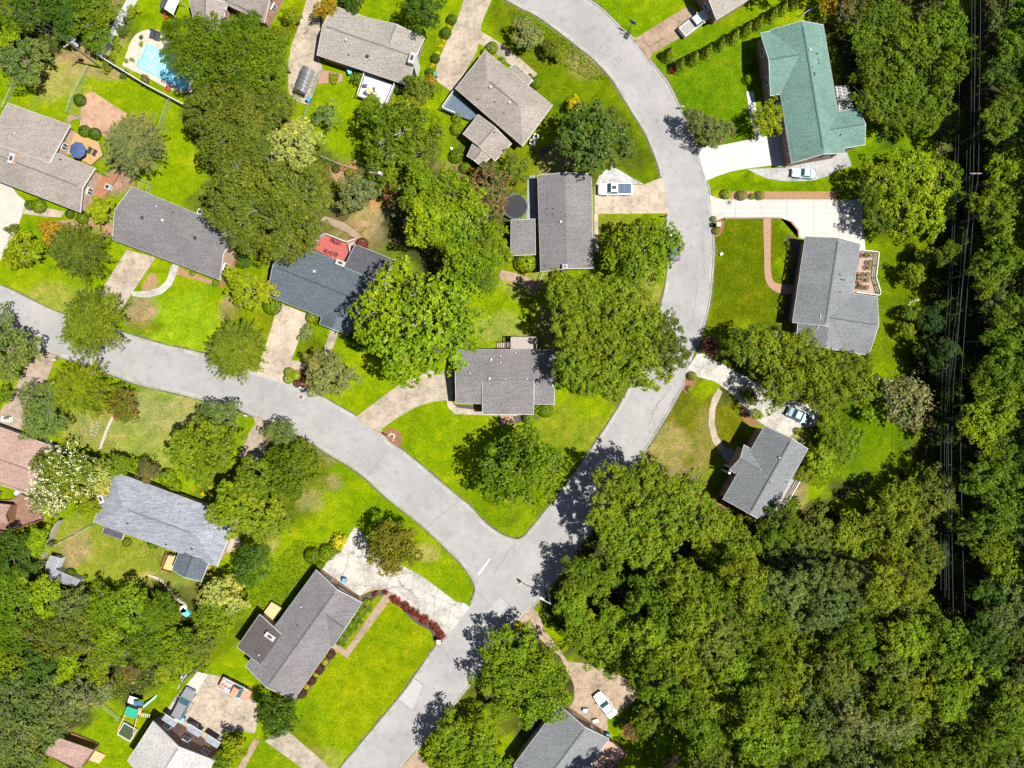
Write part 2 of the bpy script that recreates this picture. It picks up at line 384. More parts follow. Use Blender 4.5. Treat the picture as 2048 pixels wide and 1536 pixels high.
# ------------------------------------------------------------------ hard surfaces: polygons in photo pixels (ground level)
white_c, pale_c, tan_c, grey_c, pink_c = (.33, .325, .31), (.262, .218, .168), (.225, .162, .112), (.295, .28, .25), (.29, .24, .185)
SLABS = [
 # name, label, polygon, colour, angle(deg, image), cell w, cell h (m), crack
 ('driveway', [(1392, 294), (1440, 291), (1500, 279), (1551, 269), (1582, 262), (1600, 322), (1575, 335), (1540, 331), (1494, 337), (1462, 343), (1432, 353), (1412, 362)], white_c, 8, 4.2, 2.4, 0.0),
 ('parking_pad', [(1494, 338), (1575, 336), (1601, 322), (1694, 305), (1703, 332), (1673, 341), (1656, 352), (1631, 360), (1600, 363), (1571, 363), (1536, 358), (1514, 349)], (.26, .258, .25), 8, 60, 60, .3),
 ('garden_path', [(1492, 183), (1507, 183), (1511, 210), (1514, 240), (1523, 275), (1511, 279), (1501, 240)], white_c, 8, 3, 1.3, 0.0),
 ('driveway', [(1419, 389), (1432, 396), (1449, 399), (1536, 399), (1726, 399), (1725, 446), (1731, 500), (1715, 505), (1611, 478), (1596, 476), (1595, 461), (1581, 444), (1561, 435), (1536, 434), (1449, 435), (1424, 445)], (.31, .297, .272), 0, 4.0, 3.2, 0.0),
 ('driveway', [(1189, 376), (1230, 372), (1289, 369), (1321, 356), (1325, 357), (1330, 389), (1335, 427), (1189, 428)], pink_c, 0, 3.3, 5, .25),
 ('parking_pad', [(1189, 375), (1198, 352), (1220, 332), (1240, 341), (1264, 356), (1288, 368), (1230, 371)], (.27, .268, .26), 0, 60, 60, .25),
 ('driveway', [(1384, 10), (1410, 48), (1305, 107), (1299, 121), (1280, 96), (1260, 75), (1274, 75), (1359, 22)], tan_c, 33, 60, 60, .9),
 ('driveway', [(934, -20), (990, -20), (981, 5), (964, 45), (961, 66), (953, 105), (912, 175), (905, 185), (870, 160), (874, 125), (893, 85), (914, 40)], pale_c, -62, 5.5, 7, .6),
 ('front_walk', [(961, 62), (1000, 86), (1030, 108), (1075, 148), (1064, 161), (1010, 122), (975, 96), (955, 86)], pale_c, -38, 1.8, 5, .3),
 ('driveway', [(619, -20), (642, -20), (640, 60), (637, 112), (646, 140), (632, 172), (618, 211), (585, 199), (577, 180), (577, 125), (582, 95), (600, 45)], pale_c, 65, 8, 7, .8),
 ('driveway', [(-30, 352), (18, 365), (36, 390), (53, 404), (48, 420), (38, 448), (22, 482), (0, 523), (-30, 570)], (.31, .28, .24), 62, 6, 6, .35),
 ('front_walk', [(47, 412), (105, 418), (130, 424), (122, 435), (85, 433), (45, 427)], pale_c, 10, 1.3, 4, .2),
 ('driveway', [(254, 500), (312, 515), (265, 585), (245, 618), (226, 645), (180, 622), (200, 585)], pale_c, 62, 40, 40, .5),
 ('front_walk', [(263, 583), (277, 583), (300, 581), (320, 574), (334, 560), (342, 533), (347, 528), (358, 532), (352, 552), (343, 572), (324, 588), (300, 595), (284, 595), (265, 592)], grey_c, 20, 1.4, 6, .2),
 ('driveway', [(558, 606), (620, 630), (600, 676), (577, 735), (578, 767), (513, 747), (520, 722), (535, 680)], pink_c, -68, 5.5, 40, .15),
 ('front_walk', [(661, 660), (677, 666), (659, 713), (645, 707)], pale_c, -66, 1.6, 6, .2),
 ('garden_path', [(580, 718), (600, 724), (626, 727), (616, 741), (592, 738), (577, 736)], pale_c, -15, 6, 6, .2),
 ('driveway', [(800, 768), (868, 738), (905, 742), (905, 803), (893, 800), (862, 804), (830, 815), (799, 833), (774, 850), (764, 857), (762, 871), (711, 835), (740, 812)], pale_c, 40, 7.5, 30, .5),
 ('front_walk', [(893, 800), (903, 803), (914, 815), (966, 821), (1034, 826), (1034, 832), (960, 830), (910, 828), (896, 815)], pink_c, 0, 1.8, 6, .2),
 ('driveway', [(1370, 744), (1397, 703), (1432, 722), (1500, 758), (1560, 795), (1640, 815), (1634, 852), (1597, 856), (1579, 874), (1528, 850), (1500, 832), (1470, 792), (1430, 763), (1380, 750)], grey_c, -32, 40, 40, .5),
 ('front_walk', [(1436, 776), (1424, 796), (1418, 820), (1417, 850), (1424, 880), (1438, 903), (1456, 915), (1464, 905), (1446, 891), (1434, 870), (1429, 845), (1431, 815), (1445, 784)], pale_c, -70, 1.8, 10, .2),
 ('driveway', [(709, 1054), (722, 1062), (736, 1086), (760, 1118), (800, 1128), (844, 1152), (912, 1203), (930, 1206), (940, 1214), (887, 1281), (872, 1252), (827, 1220), (782, 1184), (762, 1177), (740, 1181), (720, 1191), (640, 1145), (655, 1123), (687, 1088)], grey_c, -35, 5.5, 4.5, .8),
 ('front_walk', [(774, 1180), (789, 1189), (694, 1316), (663, 1297), (669, 1287), (692, 1299)], tan_c, 53, 1.8, 30, .2),
 ('driveway', [(569, 1458), (586, 1470), (664, 1538), (690, 1570), (640, 1570), (607, 1538), (530, 1482), (545, 1465)], (.24, .205, .16), -42, 4, 12, .7),
 ('garden_path', [(509, 1476), (519, 1482), (490, 1536), (475, 1560), (463, 1556), (478, 1530)], tan_c, -60, 6, 6, .2),
 ('driveway', [(395, 1343), (415, 1347), (440, 1352), (470, 1368), (490, 1385), (512, 1403), (518, 1430), (510, 1466), (475, 1461), (450, 1468), (436, 1500), (380, 1500), (305, 1440), (330, 1425), (350, 1395)], pale_c, 55, 9, 8, 1.0),
 ('driveway', [(1040, 1240), (1064, 1214), (1078, 1228), (1090, 1262), (1110, 1285), (1135, 1322), (1165, 1325), (1205, 1335), (1250, 1356), (1282, 1384), (1258, 1411), (1235, 1422), (1215, 1436), (1216, 1478), (1130, 1428), (1148, 1400), (1148, 1370), (1120, 1312), (1068, 1268)], (.245, .185, .13), -55, 40, 40, 1.0),
 ('driveway', [(70, 694), (113, 710), (88, 775), (52, 835), (38, 872), (0, 862), (-10, 840), (35, 768)], (.225, .175, .13), 62, 40, 40, .4),
 ('driveway', [(506, 829), (547, 844), (540, 885), (518, 925), (478, 915), (495, 870), (511, 848)], (.235, .19, .145), 62, 40, 40, .4),
 ('driveway', [(800, 1538), (833, 1500), (862, 1540), (850, 1580), (780, 1575)], tan_c, 62, 40, 40, .3),
 ('patio', [(165, 190), (187, 184), (222, 207), (258, 230), (240, 262), (215, 275), (160, 256), (162, 215)], (.27, .17, .11), 25, 40, 40, .25),
 ('patio_path', [(130, 240), (138, 232), (150, 229), (163, 230), (163, 238), (148, 239), (138, 246)], tan_c, 0, 9, 9, .2),
 ('patio', [(1003, 540), (1030, 546), (1082, 565), (1084, 577), (1060, 578), (1025, 566), (995, 556)], tan_c, 0, 40, 40, .4),
 ('side_path', [(1188, 428), (1196, 428), (1197, 502), (1189, 503)], pink_c, 90, 2.2, 5, .1),
 ('side_path', [(1055, 352), (1070, 350), (1076, 440), (1053, 440)], (.19, .21, .22), 90, 2.2, 5, .1),
 ('rear_path', [(700, 500), (712, 478), (690, 462), (650, 446), (640, 440), (650, 432), (690, 446), (722, 470), (730, 488)], tan_c, 30, 40, 40, .3),
]
HARD = [PW(s[1]) for s in SLABS]

# ------------------------------------------------------------------ ground with soft lawn tints (albedo of grass, dry grass, soil, litter)
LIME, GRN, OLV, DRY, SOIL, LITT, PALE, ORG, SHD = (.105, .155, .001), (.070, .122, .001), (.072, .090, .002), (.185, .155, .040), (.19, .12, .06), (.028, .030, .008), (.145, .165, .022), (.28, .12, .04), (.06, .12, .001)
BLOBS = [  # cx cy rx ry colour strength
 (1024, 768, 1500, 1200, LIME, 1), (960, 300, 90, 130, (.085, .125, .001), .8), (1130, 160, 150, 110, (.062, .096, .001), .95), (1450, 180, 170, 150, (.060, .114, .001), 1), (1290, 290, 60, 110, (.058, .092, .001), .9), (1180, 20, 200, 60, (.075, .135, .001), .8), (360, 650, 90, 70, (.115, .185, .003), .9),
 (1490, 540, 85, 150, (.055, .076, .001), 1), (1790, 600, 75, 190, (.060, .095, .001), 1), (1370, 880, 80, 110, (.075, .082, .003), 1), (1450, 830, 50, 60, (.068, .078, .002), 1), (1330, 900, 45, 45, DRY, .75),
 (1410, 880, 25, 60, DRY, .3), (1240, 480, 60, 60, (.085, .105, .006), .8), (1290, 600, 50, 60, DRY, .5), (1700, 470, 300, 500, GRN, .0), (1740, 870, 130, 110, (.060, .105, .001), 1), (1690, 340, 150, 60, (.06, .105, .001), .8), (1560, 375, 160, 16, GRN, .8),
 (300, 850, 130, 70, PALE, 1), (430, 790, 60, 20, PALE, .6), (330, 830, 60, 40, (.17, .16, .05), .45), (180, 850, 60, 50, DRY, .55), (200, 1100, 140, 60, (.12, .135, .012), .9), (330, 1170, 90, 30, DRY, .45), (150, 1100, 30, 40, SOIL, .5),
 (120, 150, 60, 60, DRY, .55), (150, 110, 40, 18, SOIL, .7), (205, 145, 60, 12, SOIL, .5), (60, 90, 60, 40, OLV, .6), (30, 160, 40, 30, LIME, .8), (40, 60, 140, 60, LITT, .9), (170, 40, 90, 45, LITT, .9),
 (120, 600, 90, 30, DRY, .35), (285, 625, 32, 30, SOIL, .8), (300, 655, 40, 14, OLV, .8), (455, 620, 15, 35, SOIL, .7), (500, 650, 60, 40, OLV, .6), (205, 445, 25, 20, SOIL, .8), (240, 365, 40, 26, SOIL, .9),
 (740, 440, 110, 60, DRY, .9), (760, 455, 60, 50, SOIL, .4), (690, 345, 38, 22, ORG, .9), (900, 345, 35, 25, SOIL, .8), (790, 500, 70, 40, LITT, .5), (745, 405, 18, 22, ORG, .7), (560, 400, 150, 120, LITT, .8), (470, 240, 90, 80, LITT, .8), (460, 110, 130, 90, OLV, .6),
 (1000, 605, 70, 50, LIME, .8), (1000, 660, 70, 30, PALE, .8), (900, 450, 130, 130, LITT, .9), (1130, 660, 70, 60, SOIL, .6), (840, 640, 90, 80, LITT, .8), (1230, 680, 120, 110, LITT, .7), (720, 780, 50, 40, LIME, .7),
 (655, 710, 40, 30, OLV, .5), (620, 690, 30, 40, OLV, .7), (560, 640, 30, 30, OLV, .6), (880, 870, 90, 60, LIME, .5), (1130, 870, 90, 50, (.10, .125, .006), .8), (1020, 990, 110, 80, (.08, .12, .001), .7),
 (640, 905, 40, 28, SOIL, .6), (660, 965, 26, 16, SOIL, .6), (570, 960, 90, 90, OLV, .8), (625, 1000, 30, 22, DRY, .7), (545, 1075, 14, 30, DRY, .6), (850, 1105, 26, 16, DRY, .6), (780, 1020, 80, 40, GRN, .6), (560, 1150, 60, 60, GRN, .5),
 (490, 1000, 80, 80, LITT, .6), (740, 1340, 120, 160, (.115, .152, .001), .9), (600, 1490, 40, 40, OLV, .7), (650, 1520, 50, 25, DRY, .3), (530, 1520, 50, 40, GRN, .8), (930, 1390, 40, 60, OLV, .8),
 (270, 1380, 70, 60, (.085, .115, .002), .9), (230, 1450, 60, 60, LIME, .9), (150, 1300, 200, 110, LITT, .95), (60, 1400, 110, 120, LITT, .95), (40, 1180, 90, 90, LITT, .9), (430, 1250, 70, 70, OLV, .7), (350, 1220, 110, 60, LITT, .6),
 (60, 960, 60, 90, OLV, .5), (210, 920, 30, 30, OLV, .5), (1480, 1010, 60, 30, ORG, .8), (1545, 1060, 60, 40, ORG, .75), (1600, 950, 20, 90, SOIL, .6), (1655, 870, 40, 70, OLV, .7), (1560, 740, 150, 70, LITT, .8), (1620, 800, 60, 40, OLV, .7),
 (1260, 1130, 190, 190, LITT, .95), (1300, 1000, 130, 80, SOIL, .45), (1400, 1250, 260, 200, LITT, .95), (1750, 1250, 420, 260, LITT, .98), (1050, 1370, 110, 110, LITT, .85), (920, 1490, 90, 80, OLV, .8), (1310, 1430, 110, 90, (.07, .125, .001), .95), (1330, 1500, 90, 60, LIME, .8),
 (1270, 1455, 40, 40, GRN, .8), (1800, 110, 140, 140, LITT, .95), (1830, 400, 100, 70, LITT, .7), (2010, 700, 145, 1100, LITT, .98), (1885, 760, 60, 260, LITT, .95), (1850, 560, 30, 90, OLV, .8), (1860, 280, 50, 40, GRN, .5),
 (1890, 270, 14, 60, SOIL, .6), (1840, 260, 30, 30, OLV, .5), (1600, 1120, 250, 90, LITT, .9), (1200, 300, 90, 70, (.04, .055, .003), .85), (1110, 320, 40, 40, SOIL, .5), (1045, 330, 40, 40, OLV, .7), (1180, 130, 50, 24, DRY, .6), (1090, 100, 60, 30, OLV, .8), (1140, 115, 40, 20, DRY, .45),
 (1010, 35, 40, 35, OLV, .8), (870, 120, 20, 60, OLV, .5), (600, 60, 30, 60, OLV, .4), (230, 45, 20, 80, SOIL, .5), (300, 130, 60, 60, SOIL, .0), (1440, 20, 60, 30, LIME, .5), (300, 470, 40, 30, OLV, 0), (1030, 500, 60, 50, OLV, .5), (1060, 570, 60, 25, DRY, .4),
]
GX0, GX1, GY0, GY1, GN, GM = -112.0, 112.0, -86.0, 86.0, 320, 246
xs = np.linspace(GX0, GX1, GN + 1); ys = np.linspace(GY0, GY1, GM + 1)
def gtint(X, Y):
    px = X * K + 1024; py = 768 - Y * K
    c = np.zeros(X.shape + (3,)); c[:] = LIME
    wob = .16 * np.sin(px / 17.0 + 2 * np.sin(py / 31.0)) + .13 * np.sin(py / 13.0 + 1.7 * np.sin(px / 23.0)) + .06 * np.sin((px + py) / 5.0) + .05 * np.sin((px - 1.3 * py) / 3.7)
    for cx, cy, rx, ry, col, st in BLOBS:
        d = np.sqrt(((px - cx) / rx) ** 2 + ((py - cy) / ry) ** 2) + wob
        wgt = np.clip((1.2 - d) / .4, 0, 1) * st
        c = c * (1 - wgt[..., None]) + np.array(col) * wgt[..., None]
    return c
XX, YY = np.meshgrid(xs, ys, indexing='ij')
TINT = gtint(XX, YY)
TINT2 = {}
LAWNS = [
 ('lawn', [(770, 860), (905, 806), (1090, 830), (1246, 803), (1040, 1080), (800, 900)]),
 ('lawn', [(1430, 440), (1595, 440), (1590, 640), (1480, 700), (1400, 680)]),
 ('lawn', [(1305, 120), (1430, 45), (1600, -40), (1620, 60), (1490, 180), (1560, 280), (1395, 295)]),
 ('lawn', [(790, 1185), (875, 1260), (870, 1300), (690, 1536), (585, 1460), (600, 1400), (665, 1310), (695, 1320)]),
 ('lawn', [(300, 600), (450, 565), (460, 640), (430, 712), (250, 668)]),
 ('lawn', [(210, 870), (240, 770), (500, 830), (480, 910), (330, 940), (220, 920)]),
 ('lawn', [(640, 910), (780, 1000), (950, 1170), (935, 1205), (840, 1150), (700, 1050), (560, 1140), (560, 1000)]),
 ('lawn', [(1350, 800), (1440, 760), (1500, 850), (1400, 980), (1290, 905)]),
 ('lawn', [(1620, 860), (1760, 800), (1850, 900), (1760, 980), (1620, 960)]),
 ('lawn', [(1760, 500), (1830, 500), (1840, 740), (1760, 760), (1720, 720)]),
 ('lawn', [(110, 1060), (190, 1050), (410, 1150), (420, 1200), (330, 1180), (110, 1130)]),
 ('lawn', [(640, 175), (780, 220), (900, 200), (950, 330), (760, 380), (610, 300)]),
]
lp = [PW(p) for _, p in LAWNS]
vid = np.arange((GN + 1) * (GM + 1)).reshape(GN + 1, GM + 1)
cxs = (xs[:-1] + xs[1:]) / 2; cys = (ys[:-1] + ys[1:]) / 2
owner = np.zeros((GN, GM), int)
for k, p in enumerate(lp):
    bx0, bx1 = min(q[0] for q in p), max(q[0] for q in p); by0, by1 = min(q[1] for q in p), max(q[1] for q in p)
    for i in np.where((cxs > bx0) & (cxs < bx1))[0]:
        for j in np.where((cys > by0) & (cys < by1))[0]:
            if inside(p, cxs[i], cys[j]): owner[i, j] = k + 1
def grid_part(mask, name):
    ii, jj = np.where(mask)
    q = np.stack([vid[ii, jj], vid[ii + 1, jj], vid[ii + 1, jj + 1], vid[ii, jj + 1]], 1)
    u, inv = np.unique(q, return_inverse=True); inv = inv.reshape(q.shape)
    X = XX.ravel()[u]; Y = YY.ravel()[u]; T = TINT.reshape(-1, 3)[u]
    me = bpy.data.meshes.new(name)
    me.from_pydata(np.stack([X, Y, np.zeros_like(X)], 1).tolist(), [], inv.tolist())
    a = me.color_attributes.new('tint', 'FLOAT_COLOR', 'POINT')
    a.data.foreach_set('color', np.concatenate([T, np.ones((len(T), 1))], 1).ravel().astype(np.float32))
    me.materials.append(GROUND)
    return struct(mk(name, me))
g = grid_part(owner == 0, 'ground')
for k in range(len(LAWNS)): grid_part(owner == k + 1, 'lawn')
b = MB(); R = 1500
for p in ([(-R, -R), (R, -R), (R, GY0), (-R, GY0)], [(-R, GY1), (R, GY1), (R, R), (-R, R)], [(-R, GY0), (GX0, GY0), (GX0, GY1), (-R, GY1)], [(GX1, GY0), (R, GY0), (R, GY1), (GX1, GY1)]):
    b.sheet(p, 0)
o = struct(b.obj('outer_ground', GROUND))
a = o.data.color_attributes.new('tint', 'FLOAT_COLOR', 'POINT')
a.data.foreach_set('color', np.tile([.07, .1, .01, 1], len(o.data.vertices)).astype(np.float32))

# ------------------------------------------------------------------ road, kerbs, markings, joints
b = MB(); b.sheet(ROAD, .02)
struct(b.obj('road', ASPH))
def kerb(line, side, name):
    b = MB(); run = []
    def flush():
        if len(run) > 1:
            A, B = [], []
            for i, (x, y) in enumerate(run):
                a_, c_ = run[max(i - 1, 0)], run[min(i + 1, len(run) - 1)]
                dx, dy = c_[0] - a_[0], c_[1] - a_[1]; L = math.hypot(dx, dy) + 1e-9
                nx, ny = dy / L * side, -dx / L * side
                A.append((x, y)); B.append((x + nx * .24, y + ny * .24))
            for i in range(len(run) - 1):
                b.prism([A[i], A[i + 1], B[i + 1], B[i]], 0, .12)
        run.clear()
    fine = []
    for i in range(len(line) - 1):
        n = max(1, int(math.hypot(line[i + 1][0] - line[i][0], line[i + 1][1] - line[i][1]) / .8))
        for k in range(n): fine.append((line[i][0] + (line[i + 1][0] - line[i][0]) * k / n, line[i][1] + (line[i + 1][1] - line[i][1]) * k / n))
    for i in range(1, len(fine)):
        (ax, ay), (x, y) = fine[i - 1], fine[i]; L = math.hypot(x - ax, y - ay) + 1e-9
        tx, ty = x + (y - ay) / L * side * .9, y - (x - ax) / L * side * .9
        if any(inside(h_, tx, ty) for h_ in HARD): flush()
        else: run.append((x, y))
    flush()
    struct(b.obj(name, KERB))
    g = MB()
    for i in range(len(fine) - 1):
        (ax, ay), (x, y) = fine[i], fine[i + 1]; L = math.hypot(x - ax, y - ay) + 1e-9
        nx, ny = -(y - ay) / L * side, (x - ax) / L * side
        g.add([(ax, ay, .0245), (x, y, .0245), (x + nx * .42, y + ny * .42, .0245), (ax + nx * .42, ay + ny * .42, .0245)], [(0, 1, 2, 3)])
    vg = MB()
    for i in range(len(fine) - 1):
        (ax, ay), (x, y) = fine[i], fine[i + 1]; L = math.hypot(x - ax, y - ay) + 1e-9
        tx, ty = x + (y - ay) / L * side * .9, y - (x - ax) / L * side * .9
        if any(inside(h_, tx, ty) for h_ in HARD): continue
        nx, ny = (y - ay) / L * side, -(x - ax) / L * side; w0, w1 = .24, .24 + random.uniform(.12, .42)
        vg.add([(ax + nx * w0, ay + ny * w0, .012), (x + nx * w0, y + ny * w0, .012), (x + nx * w1, y + ny * w1, .012), (ax + nx * w1, ay + ny * w1, .012)][::(1 if side < 0 else -1)], [(0, 1, 2, 3)])
    struct(vg.obj('verge', m_plain('verge_strip_' + name, (.075, .075, .03), .95, .5, 3)))  # dark strip of varying width along the outer side of the kerb
    struct(g.obj('gutter', m_conc('gutter_concrete_' + name, (.225, .22, .205), 0, .3)))
kerb(e1, 1, 'kerb'); kerb(e2, 1, 'kerb'); kerb(e3, 1, 'kerb')
TAR = m_plain('tar_and_weeds', (.115, .112, .09), .9, .4, 6)
def strip(pts, wd, z=.03):
    b = MB(); q = PW(pts)
    for i in range(len(q) - 1):
        (ax, ay), (x, y) = q[i], q[i + 1]; L = math.hypot(x - ax, y - ay); nx, ny = -(y - ay) / L * wd / 2, (x - ax) / L * wd / 2
        b.add([(ax - nx, ay - ny, z), (x - nx, y - ny, z), (x + nx, y + ny, z), (ax + nx, ay + ny, z)], [(0, 1, 2, 3)])
    return b
def wob_line(a, c, n=14, amp=2.0):
    return [(a[0] + (c[0] - a[0]) * i / n + random.uniform(-amp, amp), a[1] + (c[1] - a[1]) * i / n + random.uniform(-amp, amp)) for i in range(n + 1)]
for seg, wd in ((((779, 893), (734, 955)), .07), (((917, 1000), (853, 1056)), .08), (((1033, 1082), (985, 1150)), .07),
            (((900, 1422), (822, 1434)), 0), (((797, 1399), (824, 1420)), .07), (((829, 1356), (845, 1369)), .07), (((955, 1184), (985, 1215)), .06),
            (((1380, 300), (1400, 335)), .05), (((1405, 440), (1408, 560)), .05), (((1392, 150), (1392, 151)), 0), (((1395, 560), (1385, 640)), .05), (((1300, 830), (1345, 770)), .06), (((1296, 852), (1318, 800)), .07)):
    if wd: struct(strip(wob_line(*seg), wd).obj('road_crack', TAR))
struct(strip([(980, 1118), (956, 1150)], .3, .032).obj('stop_line', m_plain('road_paint', (.33, .33, .32), .7, .2, 8)))
PATCH = m_plain('asphalt_patch', (.24, .235, .23), .85, .1, 4)
struct(MB().sheet(PW([(797, 1400), (829, 1357), (846, 1370), (823, 1420)]), .0285).obj('asphalt_patch', PATCH))
struct(MB().sheet(PW([(940, 1262), (1000, 1195), (1015, 1210), (960, 1280)]), .0285).obj('asphalt_patch', m_plain('asphalt_patch_two', (.222, .217, .213), .85, .08, 1)))
for rect in ([(1197, 102), (1207, 88), (1219, 95), (1209, 110)], [(1222, 124), (1237, 112), (1244, 121), (1230, 133)]):
    struct(strip(rect + [rect[0]], .06, .03).obj('road_patch_seam', TAR))

def manhole(px, py, r, label, z=.03):
    x, y = P(px, py); t = thing('manhole_cover', label, 'manhole cover', (x, y, z))
    MB().cyl((0, 0, 0), r * 1.9, .008, 20).obj('collar', m_plain('manhole_collar', (.24, .225, .20), .9), t)
    b = MB().cyl((0, 0, .008), r, .015, 20)
    for k in range(-2, 3): b.box((k * r * .35, 0, .028), (r * .12, r * 1.3, .008))
    b.obj('lid', m_plain('cast_iron', (.11, .075, .06), .7), t)
manhole(602, 794, .33, 'round iron manhole cover on the left street near the mulch bed of round shrubs')
manhole(1038, 1164, .3, 'round iron manhole cover in the middle of the street junction')
manhole(1458, 405, .3, 'brown manhole cover set in the white driveway beside the mulch strip', .09)

BASEM = m_plain('slab_joint_filler', (.17, .155, .12), .95)
for i, (name, poly, c, ang, cw, ch, crack) in enumerate(SLABS):
    pw = HARD[i]
    if len(pw) > 4: pass
    cm = m_conc('concrete_%s_%d' % (name, i), c, crack, .10 if c[0] > .3 else .38, .30 + .2 * (i % 3))
    z = .06 + .0045 * (i % 5)
    cs = cells(pw, math.radians(ang), cw, ch, .035)
    if len(cs) > 1:
        base = struct(MB().prism(pw, .0, z - .02).obj(name, BASEM))
        for q in cs: MB().prism(q, z - .03, z).obj('slab', cm, base)
    else:
        struct(MB().prism(pw, 0, z).obj(name, cm))
# brick walk of the right-hand house
bw = smooth_closed([(1527, 437), (1541, 437), (1541, 500), (1542, 545), (1552, 566), (1592, 571), (1592, 587), (1562, 587), (1542, 577), (1530, 556), (1528, 500)], 4)
BW = PW(bw)
def m_paver():
    t = NT('brick_pavers'); b = t.n('ShaderNodeTexBrick'); b.inputs['Scale'].default_value = 3.0
    b.inputs['Color1'].default_value = (.25, .13, .092, 1); b.inputs['Color2'].default_value = (.19, .095, .068, 1); b.inputs['Mortar'].default_value = (.25, .20, .155, 1)
    t.l(t.co(), b.inputs[0]); return t.base(b.outputs[0], .9)
PAVER = m_paver()
struct(MB().prism(BW, 0, .055).obj('brick_walk', PAVER))
struct(MB().prism(PW([(1449, 435.5), (1536, 434.5), (1561, 435.5), (1581, 444.5), (1595, 461.5), (1596, 476), (1599, 476), (1598, 460), (1583, 442), (1562, 437.5), (1536, 437), (1449, 438)]), 0, .12).obj('brick_edging', PAVER))
struct(MB().prism(PW([(1000, 831), (1026, 832), (1030, 848), (1003, 848)]), 0, .05).obj('brick_walk', PAVER))
struct(MB().prism(PW([(645, 140), (685, 148), (685, 162), (672, 168), (655, 166), (640, 168), (632, 168)]), 0, .05).obj('brick_walk', PAVER))

struct(MB().prism(PW([(395, 1343), (416, 1348), (352, 1462), (322, 1440)]), 0, .095).obj('concrete_strip', m_conc('strip_concrete', (.32, .30, .27), 0, .15)))
struct(MB().prism(PW([(462, 1060), (480, 1076), (482, 1092), (456, 1106), (446, 1098)]), 0, .07).obj('patio', m_conc('small_patio_concrete', (.29, .25, .20), .2, .2)))
# mulch beds and bare soil with crisp edges
MULCH = m_plain('mulch', (.15, .07, .038), .95, .55, 7)
MULCHD = m_plain('dark_mulch', (.055, .042, .036), .95, .6, 7)
STRAW = m_plain('pine_straw', (.20, .115, .065), .95, .45, 6)
for poly, mt, sm in (
    ([(1436, 383), (1675, 383), (1672, 398), (1449, 398)], STRAW, 0),
    ([(284, 578), (292, 560), (303, 545), (316, 558), (314, 572), (303, 579)], STRAW, 1),
    ([(567, 736), (590, 733), (612, 742), (626, 760), (618, 779), (576, 764)], STRAW, 1),
    ([(764, 868), (775, 858), (792, 858), (803, 872), (802, 888), (790, 892)], MULCH, 1),
    ([(1573, 470), (1600, 480), (1585, 640), (1562, 640), (1570, 560)], MULCHD, 0),
    ([(903, 808), (948, 812), (950, 820), (908, 820)], MULCHD, 0),
    ([(785, 1188), (798, 1192), (880, 1255), (888, 1278), (872, 1290), (860, 1262), (830, 1245), (800, 1215), (783, 1205)], MULCHD, 1),
    ([(730, 1188), (760, 1179), (774, 1182), (768, 1192), (748, 1198), (700, 1275), (676, 1290), (668, 1286), (715, 1205)], MULCHD, 1),
    ([(668, 1300), (672, 1308), (610, 1392), (592, 1402), (598, 1385)], MULCHD, 0),
    ([(1365, 770), (1380, 748), (1392, 758), (1386, 776), (1372, 786)], MULCH, 1),
    ([(1395, 690), (1420, 670), (1440, 690), (1430, 715), (1405, 702)], MULCH, 1),
    ([(1424, 447), (1445, 440), (1448, 455), (1440, 470), (1427, 472)], MULCH, 1),
    ([(1490, 805), (1505, 812), (1520, 848), (1500, 850), (1482, 830)], MULCH, 1),
    ([(455, 545), (470, 505), (478, 512), (462, 560), (445, 575), (437, 572)], MULCH, 0),
    ([(350, 530), (380, 545), (437, 565), (435, 572), (385, 558), (350, 548)], STRAW, 0),
    ([(662, 335), (706, 358), (690, 372), (668, 358)], STRAW, 1),
    ([(1075, 838), (1000, 850), (1010, 832), (1070, 832)], MULCHD, 1),
    ([(500, 1100), (505, 1090), (512, 1100)], MULCH, 0),
    ([(1076, 300), (1125, 278), (1128, 284), (1082, 314)], MULCHD, 0),
    ([(110, 462), (125, 440), (225, 452), (226, 470), (205, 472), (190, 452)], STRAW, 1)):
    q = smooth_closed(poly, 4) if sm else poly
    struct(MB().prism(PW(q), 0, .035).obj('mulch_bed', mt))

# ------------------------------------------------------------------ foliage meshes
def leaf_mesh(name, C, N, S, asp, U=None, rnd=None, seed=0):
    r = np.random.default_rng(seed)
    n = len(C)
    N = N / (np.linalg.norm(N, axis=1, keepdims=True) + 1e-9)
    if U is None: U = r.normal(size=(n, 3))
    U = U - N * (U * N).sum(1, keepdims=True); U /= (np.linalg.norm(U, axis=1, keepdims=True) + 1e-9)
    V = np.cross(N, U)
    S = S[:, None]
    q = np.stack([C + U * S, C + V * S * asp + N * S * .12, C - U * S, C - V * S * asp + N * S * .12], 1).reshape(-1, 3)
    me = bpy.data.meshes.new(name)
    me.vertices.add(4 * n); me.loops.add(4 * n); me.polygons.add(n)
    me.vertices.foreach_set('co', q.ravel().astype(np.float32))
    me.loops.foreach_set('vertex_index', np.arange(4 * n, dtype=np.int32))
    me.polygons.foreach_set('loop_start', np.arange(0, 4 * n, 4, dtype=np.int32))
    me.update()
    at = me.attributes.new('rnd', 'FLOAT', 'FACE')
    at.data.foreach_set('value', (r.random(n) if rnd is None else rnd).astype(np.float32))
    me.materials.append(LEAF)
    return me

def dirs(r, n, zmin=-1.0):
    z = r.uniform(zmin, 1, n); t = r.uniform(0, 2 * math.pi, n); q = np.sqrt(1 - z * z)
    return np.stack([q * np.cos(t), q * np.sin(t), z], 1)

